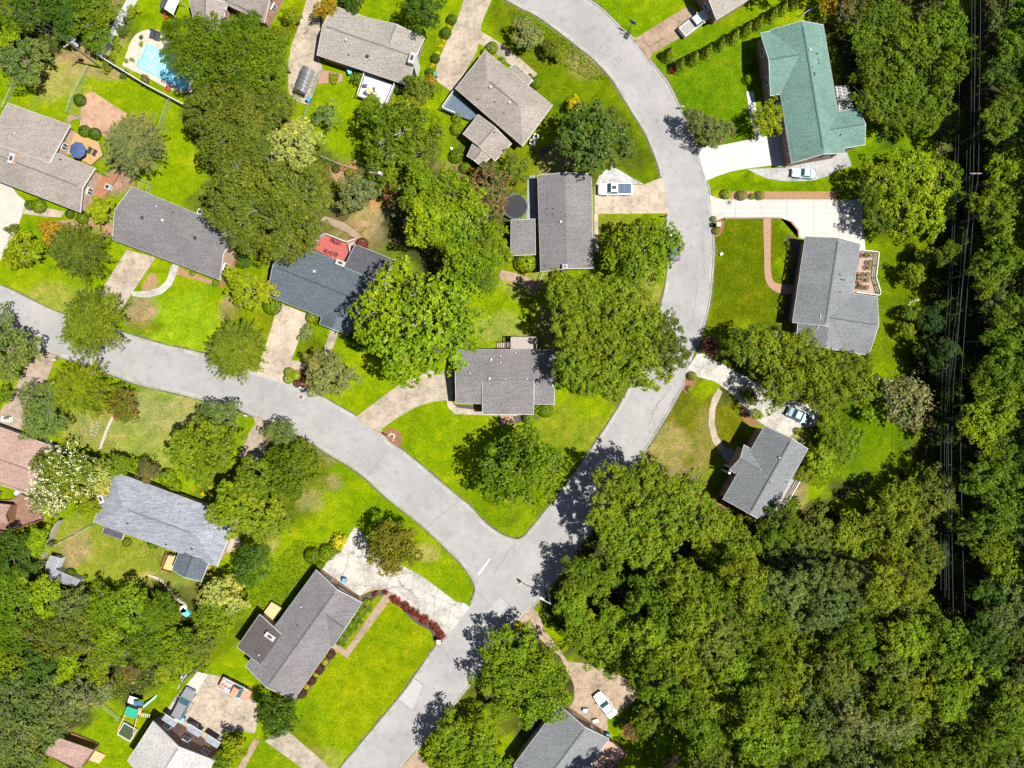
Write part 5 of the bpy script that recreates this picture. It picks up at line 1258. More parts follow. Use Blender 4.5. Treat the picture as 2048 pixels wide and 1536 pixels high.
for i, pts in enumerate((
    [(1961, -40, 9), (1961, 40, 9), (1957, 345, 9.4), (1951, 389, 9.3), (1935, 580, 9), (1922, 768, 9), (1921, 900, 9), (1925, 1080, 9), (1931, 1250, 9.3)],
    [(1950, -40, 9), (1950, 120, 9), (1947, 345, 9.4), (1942, 389, 9.3), (1924, 580, 9), (1907, 768, 9), (1903, 900, 9), (1904, 1060, 9), (1907, 1250, 9.3)],
    [(1944, -40, 8), (1943, 180, 8), (1939, 384, 8), (1920, 620, 8), (1899, 768, 8), (1897, 900, 8), (1898, 1250, 8)],
    [(1920, 100, 7), (1917, 300, 7), (1912, 400, 7), (1904, 560, 7), (1892, 768, 7), (1889, 900, 7), (1890, 1200, 7)],
    [(1912, 250, 6.5), (1908, 400, 6.5), (1900, 540, 6.5), (1884, 768, 6.5), (1881, 950, 6.5), (1882, 1180, 6.5)],
    [(1934, 300, 7.5), (1931, 420, 7.5), (1914, 620, 7.5), (1902, 700, 7.5), (1894, 820, 7.5), (1893, 1180, 7.5)])):
    wire('%s power line over the dark woodland corridor at the right' % ['rightmost', 'second from right', 'third from right', 'second from left', 'leftmost', 'third from left'][i], pts, .022 if i < 2 else .017, 0, 'power lines over the corridor')
wire('service wire from the green roofed house to the trees below it', [(1672, 338, 3.5), (1700, 355, 5), (1740, 380, 7)], .02)
wire('service wire crossing the trees right of the green roofed house', [(1706, 172, 7), (1740, 205, 6.5), (1790, 248, 6)], .02)
wire('upper wire across the lower left woodland', [(60, 1277, 8), (200, 1300, 8), (300, 1327, 8), (405, 1345, 8.5)], .02)
wire('lower wire across the lower left woodland', [(50, 1300, 8), (200, 1325, 8), (300, 1345, 8), (405, 1350, 8.3)], .02)
x, y = P(1953, 347, 9.2); t = thing('utility_pole', 'tall utility pole in the dark corridor under the power lines', 'utility pole', (x, y, 0))
MB().tube([(0, 0, 0), (0, 0, 9.3)], .16, 8, 0, .11).obj('pole_shaft', POLEM, t); MB().box((0, 0, 9.2), (1.9, .12, .12)).obj('crossarm', WOODG, t)
def mailbox(label, px, py, brick=False, ang=0, col=None):
    x_, y_ = P(px, py, .9); t_ = thing('mailbox', label, 'mailbox', (x_, y_, 0), R(ang))
    if brick: MB().box((0, 0, .7), (.65, .65, 1.4)).obj('pillar', BRICK, t_); MB().box((0, 0, 1.43), (.75, .75, .08)).obj('cap_stone', STONE, t_)
    else: MB().box((0, 0, .5), (.1, .1, 1.0)).obj('post', WOODG, t_)
    b_ = MB().box((.3 if brick else 0, 0, 1.1), (.55, .22, .2)); b_.tube([(-.27 + (.3 if brick else 0), 0, 1.2), (.28 + (.3 if brick else 0), 0, 1.2)], .11, 10); b_.obj('box', col or DARK, t_)
mailbox('brick pillar mailbox in the stone bed at the white driveway', 1436, 450, True)
mailbox('black mailbox beside the red shrubs at the junction driveway', 878, 1282, True)
mailbox('white mailbox at the end of the left driveway below the street', 110, 720, False, 0, WHITE)
mailbox('dark mailbox at the left street under the grey green tree', 60, 686, False, 30)
mailbox('dark mailbox in the half circle of mulch', 771, 869, False, -35)
mailbox('white mailbox on the street near the grey green small tree', 492, 831, False, -20, WHITE)
mailbox('dark mailbox on the kerb under the round tree', 1331, 432, False, 0)
mailbox('red flagged mailbox at the white driveway beside the shrubs', 1396, 279, False, 0, mat('mailbox_red', m_plain, (.25, .05, .04)))
mailbox('white mailbox beside the round shrub bed of the blue slate house', 602, 776, False, -35, WHITE)
mailbox('small mailbox at the end of the tan driveway', 1364, 214, False, 0, STONE)
# basketball hoop by the road
x, y = P(1258, 61, 1.5); t = thing('basketball_hoop', 'black basketball hoop at the kerb beside the top lawn', 'basketball hoop', (x, y, 0), R(60))
MB().tube([(0, 0, 0), (0, 0, 2.4), (.6, 0, 3.0)], .06, 6).obj('pole_shaft', DARK, t); MB().box((.65, 0, 3.1), (.05, 1.2, .8)).obj('backboard', GLASS, t)
MB().tube([(.9 + .22 * math.cos(a_), .22 * math.sin(a_), 2.9) for a_ in np.linspace(0, 6.28, 14)], .02, 5).obj('rim', mat('hoop_orange', m_plain, (.5, .12, .03)), t); MB().box((-.2, 0, .15), (1.0, .7, .3)).obj('base', DARK, t)
o = MB().box((0, 0, .1), (1.25, .95, .2), R(-35)).box((0, 0, .2), (1.0, .75, .06), R(-35)).obj('drain_inlet', m_conc('inlet_concrete', (.42, .42, .4), 0), None, P(929, 1213) + (0,)); tag(o, 'square concrete drain inlet at the corner of the junction driveway', 'drain inlet')
o = MB().box((0, 0, .12), (.9, .9, .24), R(-35)).box((0, 0, .26), (.7, .7, .06), R(-35)).obj('drain_inlet', m_conc('inlet_concrete_b', (.32, .34, .34), 0), None, P(1086, 1192) + (0,)); tag(o, 'shaded concrete drain box under the street lamp', 'drain inlet')
for label, px, py, c in (('green wheelie bin at the end of the round shrub row', 871, 150, (.03, .14, .08)), ('blue wheelie bin beside the barrel roofed carport', 618, 200, (.03, .12, .22)), ('blue bin beside the charcoal minivan', 366, 1438, (.10, .22, .36)),
                         ('blue recycling bin at the entrance of the dark grey L shaped house', 689, 1160, (.05, .16, .28)), ('dark bin on the cracked yard near the brick end', 401, 1459, (.03, .05, .04)), ('blue bin at the corner of the bottom edge house', 1215, 1470, (.03, .13, .26)),
                         ('pale blue bin under the eave of the taupe house', 700, 145, (.10, .28, .40))):
    t = thing('wheelie_bin', label, 'bin', P(px, py, .6) + (.06,), R(random.uniform(-40, 40)))
    MB().add([(-.25, -.28, 0), (.25, -.28, 0), (.25, .28, 0), (-.25, .28, 0), (-.3, -.36, .95), (.3, -.36, .95), (.3, .36, .95), (-.3, .36, .95)], [(3, 2, 1, 0), (4, 5, 6, 7), (0, 1, 5, 4), (1, 2, 6, 5), (2, 3, 7, 6), (3, 0, 4, 7)]).obj('body', mat('bin_%s' % round(sum(c) * 1000), m_plain, c, .5, .05), t)
    MB().box((0, 0, .99), (.66, .78, .07), 0, 0, .85, .85).obj('lid', mat('lid_%s' % round(sum(c) * 1000), m_plain, mul(c, 1.4), .4, .05), t)
for label, px, py in (('air conditioner on the red brown deck at the left', 216, 374), ('upper air conditioner beside the pinkish taupe house', 1072, 274), ('lower air conditioner beside the pinkish taupe house', 1065, 285), ('air conditioner behind the dark grey gabled house', 401, 424)):
    t = thing('air_conditioner', label, 'air conditioner', P(px, py, .6) + (.05,), R(-20))
    MB().box((0, 0, .4), (.85, .85, .8)).obj('casing', GREYM if 'upper' not in label else WHITE, t); MB().cyl((0, 0, .8), .34, .03, 16).obj('fan_grille', DARK, t)
# trampoline
x, y = P(1030, 413, .9); t = thing('trampoline', 'round black trampoline beside the straight grey house', 'trampoline', (x, y, 0))
MB().tube([(2.0 * math.cos(a_), 2.0 * math.sin(a_), .9) for a_ in np.linspace(0, 2 * math.pi, 25)], .14, 6, cap=False).obj('rim_pad', mat('rim_pad_grey', m_plain, (.07, .08, .08)), t)
MB().cyl((0, 0, .86), 1.9, .02, 24).obj('jumping_mat', mat('mat_black', m_plain, (.012, .012, .014)), t)
for k in range(6):
    a_ = k * 1.047; MB().tube([(2 * math.cos(a_), 2 * math.sin(a_), 0), (2.02 * math.cos(a_), 2.02 * math.sin(a_), 2.4)], .03, 5).obj('pole', DARK, t)
# umbrella
x, y = P(155, 300, 2.4); t = thing('patio_umbrella', 'open navy blue octagonal umbrella on the honey coloured terrace', 'umbrella', (x, y, .5))
NAVY = m_plain('navy_canvas', (.035, .06, .15), .8, .08)
for k in range(8):
    a0, a1 = k * math.pi / 4 + .2, (k + 1) * math.pi / 4 + .2; r_ = 1.4
    MB().add([(0, 0, 2.3), (r_ * math.cos(a0), r_ * math.sin(a0), 1.85), (r_ * math.cos(a1), r_ * math.sin(a1), 1.85)], [(0, 1, 2)]).obj('canopy_panel', NAVY, t)
    MB().tube([(0, 0, 2.32), (r_ * math.cos(a0), r_ * math.sin(a0), 1.86)], .02, 4).obj('rib', DARK, t)
MB().tube([(0, 0, 0), (0, 0, 2.35)], .03, 6).obj('pole', GREYM, t); MB().cyl((0, 0, .7), .6, .04, 16).obj('table_top', DARK, t)
def chair(label, px, py, z, ang, mt, name='garden_chair', grp=None, long=.5):
    t_ = thing(name, label, 'chair', P(px, py, z + .5) + (z,), R(ang), grp)
    MB().box((0, 0, .42), (.55, long, .06)).obj('seat', mt, t_); MB().box((0, long / 2, .68), (.55, .07, .5)).obj('backrest', mt, t_)
    for sx in (-1, 1):
        for sy in (-1, 1): MB().box((sx * .23, sy * long * .42, .2), (.05, .05, .4)).obj('leg', mt, t_)
def ftable(label, px, py, z, r, mt):
    t_ = thing('garden_table', label, 'table', P(px, py, z + .7) + (z,)); MB().cyl((0, 0, .7), r, .04, 12).obj('table_top', mt, t_); MB().cyl((0, 0, 0), .06, .7, 6).obj('leg', mt, t_)
DRD = m_plain('dark_red_metal', (.16, .03, .035), .6); NVB = m_plain('navy_cushion', (.07, .08, .16), .8)
for i, (px, py, a_) in enumerate(((664, 480, -100), (679, 486, 80), (654, 503, 40), (663, 507, 10), (672, 509, -60))):
    chair(ORD[i] + ' dark red chair on the red deck counted from the top', px, py, 1.1, a_, DRD, grp='dark red chairs on the red deck')
ftable('small dark red table between the upper chairs on the red deck', 672, 483, 1.1, .35, DRD)
for i, (px, py, a_) in enumerate(((731, 171, 90), (746, 178, -100), (733, 186, 60), (742, 190, -20))):
    chair(ORD[i] + ' navy cushioned chair round the table on the white deck', px, py, 1.0, a_, NVB, grp='navy chairs on the white deck')
ftable('square tan table with navy chairs on the white deck', 739, 181, 1.0, .6, WOODP)
for i, (px, py) in enumerate(((178, 300), (188, 305))): chair('dark lounge chair %s on the honey coloured terrace' % ('nearer the umbrella' if i == 0 else 'farther from the umbrella'), px, py, .5, -30, DARK, 'lounge_chair', long=1.0)
for i, (px, py) in enumerate(((1719, 548), (1716, 563), (1722, 590 - 20))): chair(ORD[i] + ' dark slatted chair from the top on the pinkish terrace', px, py, .9, 200, WOODB, grp='chairs on the pinkish terrace')
chair('red garden chair near the white canopy by the pool', 332, 33, 0, 20, mat('bright_red', m_plain, (.45, .03, .03))); chair('red garden chair at the lower end of the pool', 336, 178, .1, 50, mat('bright_red', m_plain, (.45, .03, .03)))
# play set
x, y = P(265, 1425, 2.2); t = thing('play_set', 'wooden play set with green canopy, slide and climbing deck on the left lawn', 'play set', (x, y, 0), R(-18))
GC = m_plain('green_canvas', (.02, .25, .17), .6, .08)
for s_ in (-1, 1): MB().add([(-1.05, 0, 2.9), (1.05, 0, 2.9), (1.05, s_ * .75, 2.3), (-1.05, s_ * .75, 2.3)], [(0, 1, 2, 3)]).obj('canopy_panel', GC, t)
for sx in (-1, 1):
    for sy in (-1, 1): MB().box((sx * .95, sy * .65, 1.2), (.12, .12, 2.4)).obj('post', WOODP, t)
MB().box((0, 0, 1.3), (2, 1.4, .08)).obj('platform', WOODP, t); MB().box((-.9, 1.3, 1.2), (1.5, 1.2, .08)).obj('deck', mat('grey_board', m_plain, (.45, .42, .38)), t)
MB().box((.3, 1.5, 1.9), (1.5, .8, .06), .3).obj('tarp', mat('blue_tarp', m_plain, (.03, .09, .16)), t)
MB().add([(1.1, .6, 1.3), (1.1, 1.1, 1.3), (2.2, 2.9, .15), (2.2, 2.4, .15), (1.7, 2.6, .4)][:4], [(0, 1, 2, 3)]).obj('slide', mat('slide_green', m_plain, (.22, .48, .38), .35), t)
MB().tube([(-1, -.7, 2.3), (-1.3, -3.6, 2.3)], .06, 6).tube([(1.0, -.7, 2.3), (1.2, -3.3, 2.3)], .06, 6).obj('swing_beam', WOODP, t)
for k in range(5): MB().box((1.2 + k * .28, -.5, 1.2 - k * .1), (.1, .6, .05)).obj('rung', WHITE, t)
x, y = P(254, 1464, .5); t = thing('raised_frame', 'square grey metal frame on the lawn below the play set', 'frame', (x, y, 0), R(-30))
for a0, a1 in (((-1.2, -1.1), (1.2, -1.1)), ((1.2, -1.1), (1.2, 1.1)), ((1.2, 1.1), (-1.2, 1.1)), ((-1.2, 1.1), (-1.2, -1.1))): MB().tube([a0 + (.5,), a1 + (.5,)], .09, 6).obj('bar', GREYM, t)
MB().box((0, 0, .3), (2.2, 2.0, .05)).obj('base_panel', mat('dark_mesh', m_plain, (.03, .045, .02)), t)
# clutter in the yards
for label, px, py, d, c in (('white crate on the cracked yard by the brick end', 393, 1455, (.6, 1.0, .4), (.6, .58, .55)), ('tan wheelbarrow like box on the cracked yard', 382, 1448, (1.2, .5, .3), (.45, .33, .25)), ('white storage box by the bottom edge house', 1191, 1442, (.9, .5, .5), (.62, .6, .58)),
                            ('blue and white cooler box beside the bottom edge house', 1171, 1421, (.8, .6, .6), (.25, .4, .55)), ('teal tarp heap among the lower left trees', 370, 1225, (1.6, 1.0, .5), (.10, .40, .42)), ('white fabric heap among the lower left trees', 366, 1218, (1.0, 1.2, .5), (.6, .58, .55)),
                            ('small white box on the lawn near the oak garden', 903, 297, (.35, .35, .5), (.7, .7, .7)), ('pale green utility box on the lawn right of the curved road', 1443, 508, (.55, .4, .3), (.35, .55, .48)), ('grey vent box on the rose brown roofed house deck', 34, 985, (.9, .6, .9), (.30, .38, .46)),
                            ('grey table slab on the left pale driveway near the shrubs', 12, 838, (1.6, .9, .5), (.35, .5, .5)), ('brown crate on the tan drive at the left edge', 12, 836, (.8, .5, .8), (.12, .06, .04))):
    n_ = 'storage_box'; o = MB().box((0, 0, d[2] / 2), d, 0, 0, .94, .94).box((0, 0, d[2] + .02), (d[0] * .97, d[1] * .97, .05)).obj(n_, mat('box_%d' % (hash(label) % 9999 if False else int(px * 7 + py)), m_plain, c, .6, .15), None, P(px, py, d[2]) + (.05,)); o.rotation_euler = (0, 0, random.uniform(-1, 1)); tag(o, label, 'box')
t = thing('brush_pile', 'pile of cut brown branches at the bottom edge', 'brush pile', P(1345, 1520) + (0,), R(40))
for k in range(26): a_ = random.uniform(-.35, .35); l_ = random.uniform(1.5, 3.2); y0 = random.uniform(-.8, .8); MB().tube([(-l_ / 2, y0 - a_ * l_ / 2, .1 + k * .02), (l_ / 2, y0 + a_ * l_ / 2, .15 + k * .025)], .035, 4).obj('branch', WOODP, t)
# ------------------------------------------------------------------ trees: crown centre and radius as seen in the photo
T = tree
def clump(lst, kind, col, label, **kw):
    """several trunks whose crowns merge; each is a tree with its own label"""
    for i, q in enumerate(lst):
        w_ = q[3] if len(q) > 3 else ''
        T(q[0], q[1], q[2], q[4] if len(q) > 4 else kind, q[5] if len(q) > 5 else col, label % w_, **kw)
clump([(20, 25, 42, 'at the very corner', 'forest', 'g'), (70, 5, 48, 'second from the corner', 'forest', 'd'), (125, 18, 50, 'third from the corner', 'forest', 'd'), (190, 25, 48, 'nearest the white fence top', 'forest', 'g'), (195, 72, 34, 'beside the transformer pole', 'forest', 'g'), (140, 55, 36, 'under the corner wires', 'forest', 'd'), (15, 70, 30, 'on the left edge', 'forest', 'l')], 'forest', 'd', 'dark green tree of the top left group, %s')
T(50, 125, 52, 'oak', 's', 'grey green tree standing alone in the top left yellow lawn')
T(88, 105, 18, 'mid', 'u', 'small dark purple grey bushy tree beside the lone top left tree')
T(273, 286, 68, 'feather', 'e', 'grey green conifer between the tan patio and the honey terrace', h=6)
T(228, 310, 24, 'sparse', 'e', 'thin bare twigged tree beside the umbrella terrace', dead=True)
clump([(362, 68, 44, 'upper left, reaching over the pool'), (420, 72, 48, 'upper middle, below the taupe roof'), (490, 70, 52, 'upper right'), (545, 95, 42, 'right edge beside the driveway'), (400, 130, 52, 'lower left over the pool end'), (465, 130, 55, 'in the middle'), (530, 150, 50, 'lower right by the barrel carport'), (355, 115, 34, 'directly above the pool water')], 'maple', 'g', 'bright green tree of the pool grove, %s', h=9)
clump([(430, 215, 58, 'upper left'), (500, 220, 58, 'upper middle'), (555, 215, 42, 'upper right beside the carport'), (440, 280, 52, 'left side above the narrow lawn'), (505, 285, 52, 'middle'), (475, 330, 45, 'lower middle')], 'forest', 'o', 'olive green tree of the grove below the pool trees, %s', h=9)
T(590, 290, 58, 'oak', 'c', 'pale cream green tree between the olive grove and the oak garden', h=6)
clump([(470, 375, 62, 'upper left'), (545, 375, 68, 'upper middle'), (615, 385, 55, 'right side by the dry garden'), (480, 440, 60, 'left side over the dark grey roof'), (550, 450, 66, 'middle'), (610, 455, 50, 'lower right by the red deck'), (575, 490, 42, 'lowest, over the slate roof'), (500, 480, 36, 'lower left')], 'oak', 'o', 'grey olive tree of the pale twigged grove, %s', h=10, dead=True)
T(798, 262, 72, 'oak', 'g', 'large loose oak with pale limbs in the garden below the white deck', h=8, dead=True)
T(775, 320, 55, 'oak', 'g', 'dark lower oak beside the second utility pole', h=6)
T(845, 300, 50, 'oak', 'o', 'olive oak right of the large loose oak', h=6)
T(815, 213, 30, 'mid', 'y', 'bright yellow green tree just below the white deck')
T(838, 182, 36, 'mid', 'o', 'dark olive reddish tree right of the white deck')
T(655, 232, 30, 'sparse', 's', 'small thin leafed tree with pale branches alone in the lawn', dead=True)
T(740, 212, 25, 'mid', 'b', 'small green tree touching the lower left of the white deck')
T(850, 14, 48, 'maple', 'd', 'dark green drooping tree at the top edge between the two driveways', h=6)
T(652, 22, 26, 'mid', 'f', 'orange brown small tree at the upper end of the pale driveway')
T(705, -2, 28, 'mid', 'd', 'dark green tree at the top edge above the taupe roof')
T(585, 32, 22, 'mid', 'n', 'yellow green small tree between the top left taupe house and the driveway')
T(568, 68, 18, 'mid', 'n', 'little tree below the yellow green one beside the driveway')
T(715, 385, 44, 'oak', 'e', 'pale grey green bushy tree in the dry garden')
T(795, 388, 34, 'mid', 'u', 'pink flowering crape myrtle left of the bright central grove', blossom='pink', name=None) if False else T(795, 388, 34, 'mid', 'u', 'pink flowering tree left of the bright central grove', blossom='pink')
clump([(845, 385, 55, 'upper left'), (905, 385, 50, 'top'), (865, 445, 62, 'left side over the dry garden', 'oak', 'l'), (925, 450, 65, 'middle'), (975, 500, 52, 'right side by the side wing'), (930, 520, 52, 'lower middle'), (960, 560, 42, 'lowest, above the small lawn', 'oak', 'g')], 'oak', 'b', 'bright green tree of the central grove, %s', h=9)
T(975, 385, 52, 'mid', 'u', 'red flowering tree between the bright grove and the trampoline', blossom='rose')
T(1030, 338, 36, 'mid', 'o', 'olive green shrubby tree above the trampoline')
T(985, 350, 24, 'mid', 'g', 'green shrubby tree at the tip of the stepped taupe wing')
T(1190, 272, 80, 'magnolia', 'm', 'large dark glossy magnolia inside the bend of the upper road', h=8)
T(1150, 208, 17, 'mid', 'Y', 'bright yellow bush peeping out above the large dark magnolia')
T(1050, 68, 34, 'mid', 'e', 'grey green round tree on the top road bank')
T(1099, 96, 18, 'mid', 'o', 'small dark olive bush right of the round bank tree')
T(1120, 110, 14, 'mid', 'n', 'low yellowish bush on the road bank')
T(1285, 505, 80, 'maple', 'b', 'round bright green tree overhanging the curved road right of the straight grey house', h=7)
T(836, 640, 137, 'maple', 'l', 'very large bright green spreading tree left of the centre', h=11)
clump([(1130, 590, 50, 'upper left'), (1185, 590, 55, 'top'), (1245, 610, 55, 'upper right'), (1150, 660, 52, 'left side'), (1215, 665, 62, 'middle'), (1285, 660, 58, 'right side'), (1150, 735, 55, 'lower left beside the dark grey roof'), (1215, 745, 60, 'lower middle'), (1280, 735, 58, 'lower right'), (1335, 705, 48, 'reaching over the road', 'pine', 'o'), (1330, 655, 38, 'upper one near the road', 'pine', 'o')], 'pine', 'q', 'tall pine right of the centre house, %s', h=9.5)
T(1045, 942, 93, 'maple', 'g', 'round bright green tree on the triangular front lawn', h=8)
T(1015, 900, 30, 'maple', 'g', 'dark little tree at the shaded upper left of the triangular lawn tree', h=4)
T(187, 645, 74, 'feather', 't', 'feathery round street tree left of the curved walk', h=6)
T(475, 702, 66, 'feather', 't', 'feathery round street tree at the kerb near the slate blue house', h=6)
T(160, 502, 64, 'feather', 'o', 'dark olive layered tree on the left front lawn', h=5)
T(108, 468, 30, 'mid', 'f', 'orange leafed small tree behind the dark olive layered tree')
T(50, 503, 40, 'mid', 'y', 'yellow and orange rounded small tree on the left front lawn')
T(200, 420, 30, 'mid', 'y', 'yellow green small tree in the gap between the two left houses')
T(498, 578, 48, 'oak', 'y', 'light yellow green tree left of the slate blue roof', h=5)
T(489, 522, 17, 'mid', 'd', 'small dark green tree at the tan end wall')
T(658, 750, 54, 'oak', 'e', 'grey green round tree by the bed of round shrubs at the street', h=5)
T(722, 682, 24, 'mid', 'k', 'very dark shiny shrub tree under the left edge of the very large tree')
T(15, 700, 64, 'oak', 's', 'grey green tree cut by the left edge at the street', h=6)
T(8, 640, 30, 'sparse', 's', 'thin leafed treetop cut by the left edge above the street tree')
T(160, 778, 66, 'feather', 'n', 'bright green feathery tree between street and rose brown roof', h=6)
T(85, 800, 42, 'oak', 's', 'grey green tree right of the tan drive, upper of two', h=6, dead=True)
T(85, 842, 48, 'oak', 's', 'grey green tree right of the tan drive, lower of two', h=6, dead=True)
T(8, 790, 22, 'mid', 'g', 'green bush cut by the left edge beside the tan drive')
T(248, 810, 36, 'mid', 'o', 'small tree with red flowers at the corner of the pale meadow', blossom='red')
T(437, 838, 46, 'oak', 's', 'grey green tree at the top of the group beside the pale meadow', h=5, dead=True)
T(372, 900, 44, 'pine', 'q', 'yellow green tree at the left end of the group beside the pale meadow', h=7)
T(430, 890, 58, 'pine', 'q', 'yellow green tree in the middle of the group beside the pale meadow', h=7)
T(400, 935, 42, 'pine', 'q', 'yellow green tree at the lower end of the group beside the pale meadow', h=6)
T(565, 868, 36, 'oak', 's', 'grey small tree at the kerb beside the short tan drive', h=4, dead=True)
T(588, 940, 66, 'maple', 'g', 'dense round green tree at the street below the grey small tree', h=6)
T(510, 965, 58, 'pine', 'q', 'yellow green tree left of the dense round street tree', h=7)
T(478, 1020, 62, 'pine', 'q', 'yellow green tree over the end of the blue grey roof', h=8)
T(535, 1035, 52, 'pine', 'q', 'yellow green tree lowest beside the meadow of the lower left street', h=6)
T(137, 948, 68, 'mid', 'o', 'white flowering tree between the rose brown and blue grey roofs', blossom='white', h=5)
T(105, 990, 46, 'mid', 'w', 'lower white flowering tree at the brown pavilion deck', blossom='white', h=4)
T(198, 960, 34, 'mid', 'c', 'pale yellow green small tree touching the blue grey roof')
T(180, 1010, 28, 'mid', 'n', 'yellow green small tree below the brick chimney')
T(178, 985, 14, 'mid', 'u', 'dark red small bush beside the brick chimney')
T(238, 928, 28, 'mid', 'b', 'green shrubby tree at the top corner of the blue grey roof')
T(297, 943, 28, 'mid', 'u', 'dark olive rounded shrub tree in front of the blue grey roof')
T(785, 1094, 60, 'maple', 'y', 'orange olive rounded tree at the bend of the cracked driveway', h=6).children[0].color = (.105, .095, .008, 1)
T(508, 1130, 46, 'maple', 'd', 'dark green tree right of the blue grey house', h=6)
T(555, 1432, 48, 'maple', 'd', 'dark green tree at the lower corner of the dark grey L shaped house', h=5)
T(453, 1188, 46, 'mid', 'c', 'cream green small tree above the dark grey L shaped house')
clump([(25, 1110, 50, 'at the left edge beside the pale shed'), (75, 1085, 34, 'above the pale shed', 'forest', 'l'), (30, 1190, 55, 'at the left edge, second row', 'forest', 'g'), (92, 1195, 42, 'below the grey shed', 'forest', 'l'), (145, 1215, 44, 'right of the one below the grey shed', 'oak', 's'), (205, 1215, 42, 'left of the teal tarp, first', 'forest', 'b'), (262, 1215, 48, 'left of the teal tarp, second', 'forest', 'b'), (320, 1225, 46, 'just left of the teal tarp', 'feather', 'g'),
       (430, 1235, 46, 'right of the teal tarp', 'forest', 'b'), (480, 1205, 26, 'next to the cream green tree', 'mid', 'b'), (30, 1260, 50, 'at the left edge, third row', 'forest', 'g'), (100, 1265, 48, 'third row, second from the edge', 'forest', 'o'), (165, 1270, 46, 'third row, third from the edge', 'oak', 'o'), (225, 1275, 46, 'third row, fourth from the edge', 'forest', 'b'), (290, 1285, 48, 'third row, fifth from the edge', 'forest', 'g'),
       (350, 1290, 44, 'third row, sixth from the edge', 'forest', 'b'), (400, 1290, 40, 'at the yard utility pole', 'mid', 'o'), (20, 1335, 46, 'at the left edge, fourth row', 'forest', 'b'), (80, 1345, 44, 'fourth row, second from the edge', 'forest', 'd'), (140, 1340, 40, 'fourth row, third from the edge', 'forest', 'l'), (195, 1335, 34, 'fourth row, fourth from the edge', 'forest', 'n'),
       (30, 1400, 58, 'at the left edge, fifth row', 'oak', 's'), (95, 1395, 55, 'fifth row, second from the edge', 'oak', 's'), (155, 1395, 48, 'fifth row, with bare pale twigs', 'sparse', 'e'), (40, 1470, 58, 'at the left edge, sixth row', 'oak', 's'), (100, 1450, 46, 'beside the brown shed', 'oak', 's'), (45, 1535, 50, 'at the bottom left corner', 'oak', 's'), (200, 1385, 30, 'at the left end of the play lawn', 'mid', 'e')],
      'forest', 'd', 'tree of the lower left woodland, %s')
T(150, 1392, 40, 'sparse', 'e', 'bare pale twigged tree in the lower left woodland near the play lawn', dead=True, h=7)
T(262, 1343, 16, 'mid', 'u', 'small reddish bush at the top of the play lawn', blossom='red')
T(325, 1345, 20, 'mid', 'y', 'small yellowish bush at the top of the play lawn')
T(470, 1495, 30, 'mid', 'y', 'yellow green shrub tree at the lower edge of the cracked yard')
T(445, 1522, 26, 'mid', 'g', 'dark shrub tree beside the near white roof at the bottom edge')
clump([(1020, 1300, 58, 'top'), (1085, 1335, 60, 'right side'), (1015, 1365, 60, 'left side'), (1080, 1395, 58, 'lower right over the grey roof'), (1000, 1420, 30, 'lower left')], 'forest', 'b', 'dense green tree between street and tan drive, %s', h=5)
clump([(895, 1480, 50, 'left, at the street'), (955, 1475, 46, 'right'), (905, 1535, 52, 'lowest left'), (975, 1530, 46, 'lowest right')], 'forest', 'b', 'dense green tree of the bottom edge group at the street, %s', h=4.5)
clump([(1235, 965, 48, 'highest, at the road'), (1300, 955, 52, 'at the dry lawn'), (1365, 985, 55, 'near the shaded house front'), (1285, 1015, 55, 'second row left'), (1345, 1045, 58, 'second row middle'), (1410, 1045, 52, 'second row right'), (1210, 1030, 42, 'at the kerb shadow'), (1235, 1080, 52, 'third row left'), (1300, 1090, 56, 'third row middle')], 'pine', 'q', 'tall pine of the wood at the junction, %s', h=10)
clump([(1465, 1090, 50, 'below the lower right house'), (1420, 1110, 46, 'left of the one below the lower right house'), (1160, 1150, 40, 'at the street lamp'), (1200, 1150, 50, 'right of the street lamp'), (1146, 1206, 46, 'at the top of the tan drive', 'forest', 'b'), (1170, 1262, 48, 'beside the tan drive, upper', 'forest', 'b'), (1220, 1312, 48, 'beside the tan drive, lower', 'forest', 'b')], 'forest', 'g', 'tree edging the junction wood, %s', h=6.5)
T(1262, 1462, 20, 'mid', 'u', 'small pink flowering bush on the lawn right of the bottom edge house', blossom='pink')
T(1300, 1440, 34, 'mid', 'g', 'dark green shrub tree on the lawn right of the white car')
T(1330, 1480, 30, 'mid', 'l', 'bright green shrub tree on the lawn at the bottom edge')
T(1240, 1235 + 10, 52, 'forest', 'b', 'woodland tree at the edge of the junction wood, one crown right of the tan drive', h=7)
T(1702, 22, 34, 'sparse', 'u', 'purple grey thin tree above the green roofed house', dead=True, h=5)
T(1656, 8, 22, 'mid', 'f', 'orange brown small tree at the top edge above the green roof')
clump([(1760, 25, 55, 'top left'), (1730, 80, 40, 'beside the green roof top'), (1800, 90, 62, 'second row'), (1740, 140, 46, 'left edge of the wood'), (1880, 60, 58, 'top right'), (1870, 150, 60, 'second row right'), (1800, 175, 58, 'third row'), (1750, 210, 40, 'lowest left'), (1850, 225, 46, 'lowest right'), (1800, 232, 34, 'lowest middle'), (1930, 110, 38, 'at the wires')], 'forest', 'g', 'dense tree of the wood right of the green roofed house, %s', h=5)
clump([(1765, 365, 50, 'left'), (1830, 350, 55, 'top'), (1885, 360, 48, 'right'), (1800, 420, 52, 'lower middle'), (1860, 420, 52, 'lower right'), (1762, 440, 34, 'lower left over the white driveway end', 'oak', 'g'), (1740, 392, 30, 'leftmost', 'oak', 'g')], 'oak', 'l', 'bright tree beyond the white driveway, %s', h=4.5)
T(1535, 238, 36, 'oak', 'y', 'yellowish tree with bare twigs at the white walk of the green roofed house', h=4, dead=True)
T(1395, 243, 30, 'oak', 'e', 'grey green bushy tree at the road kerb above the white driveway', h=4)
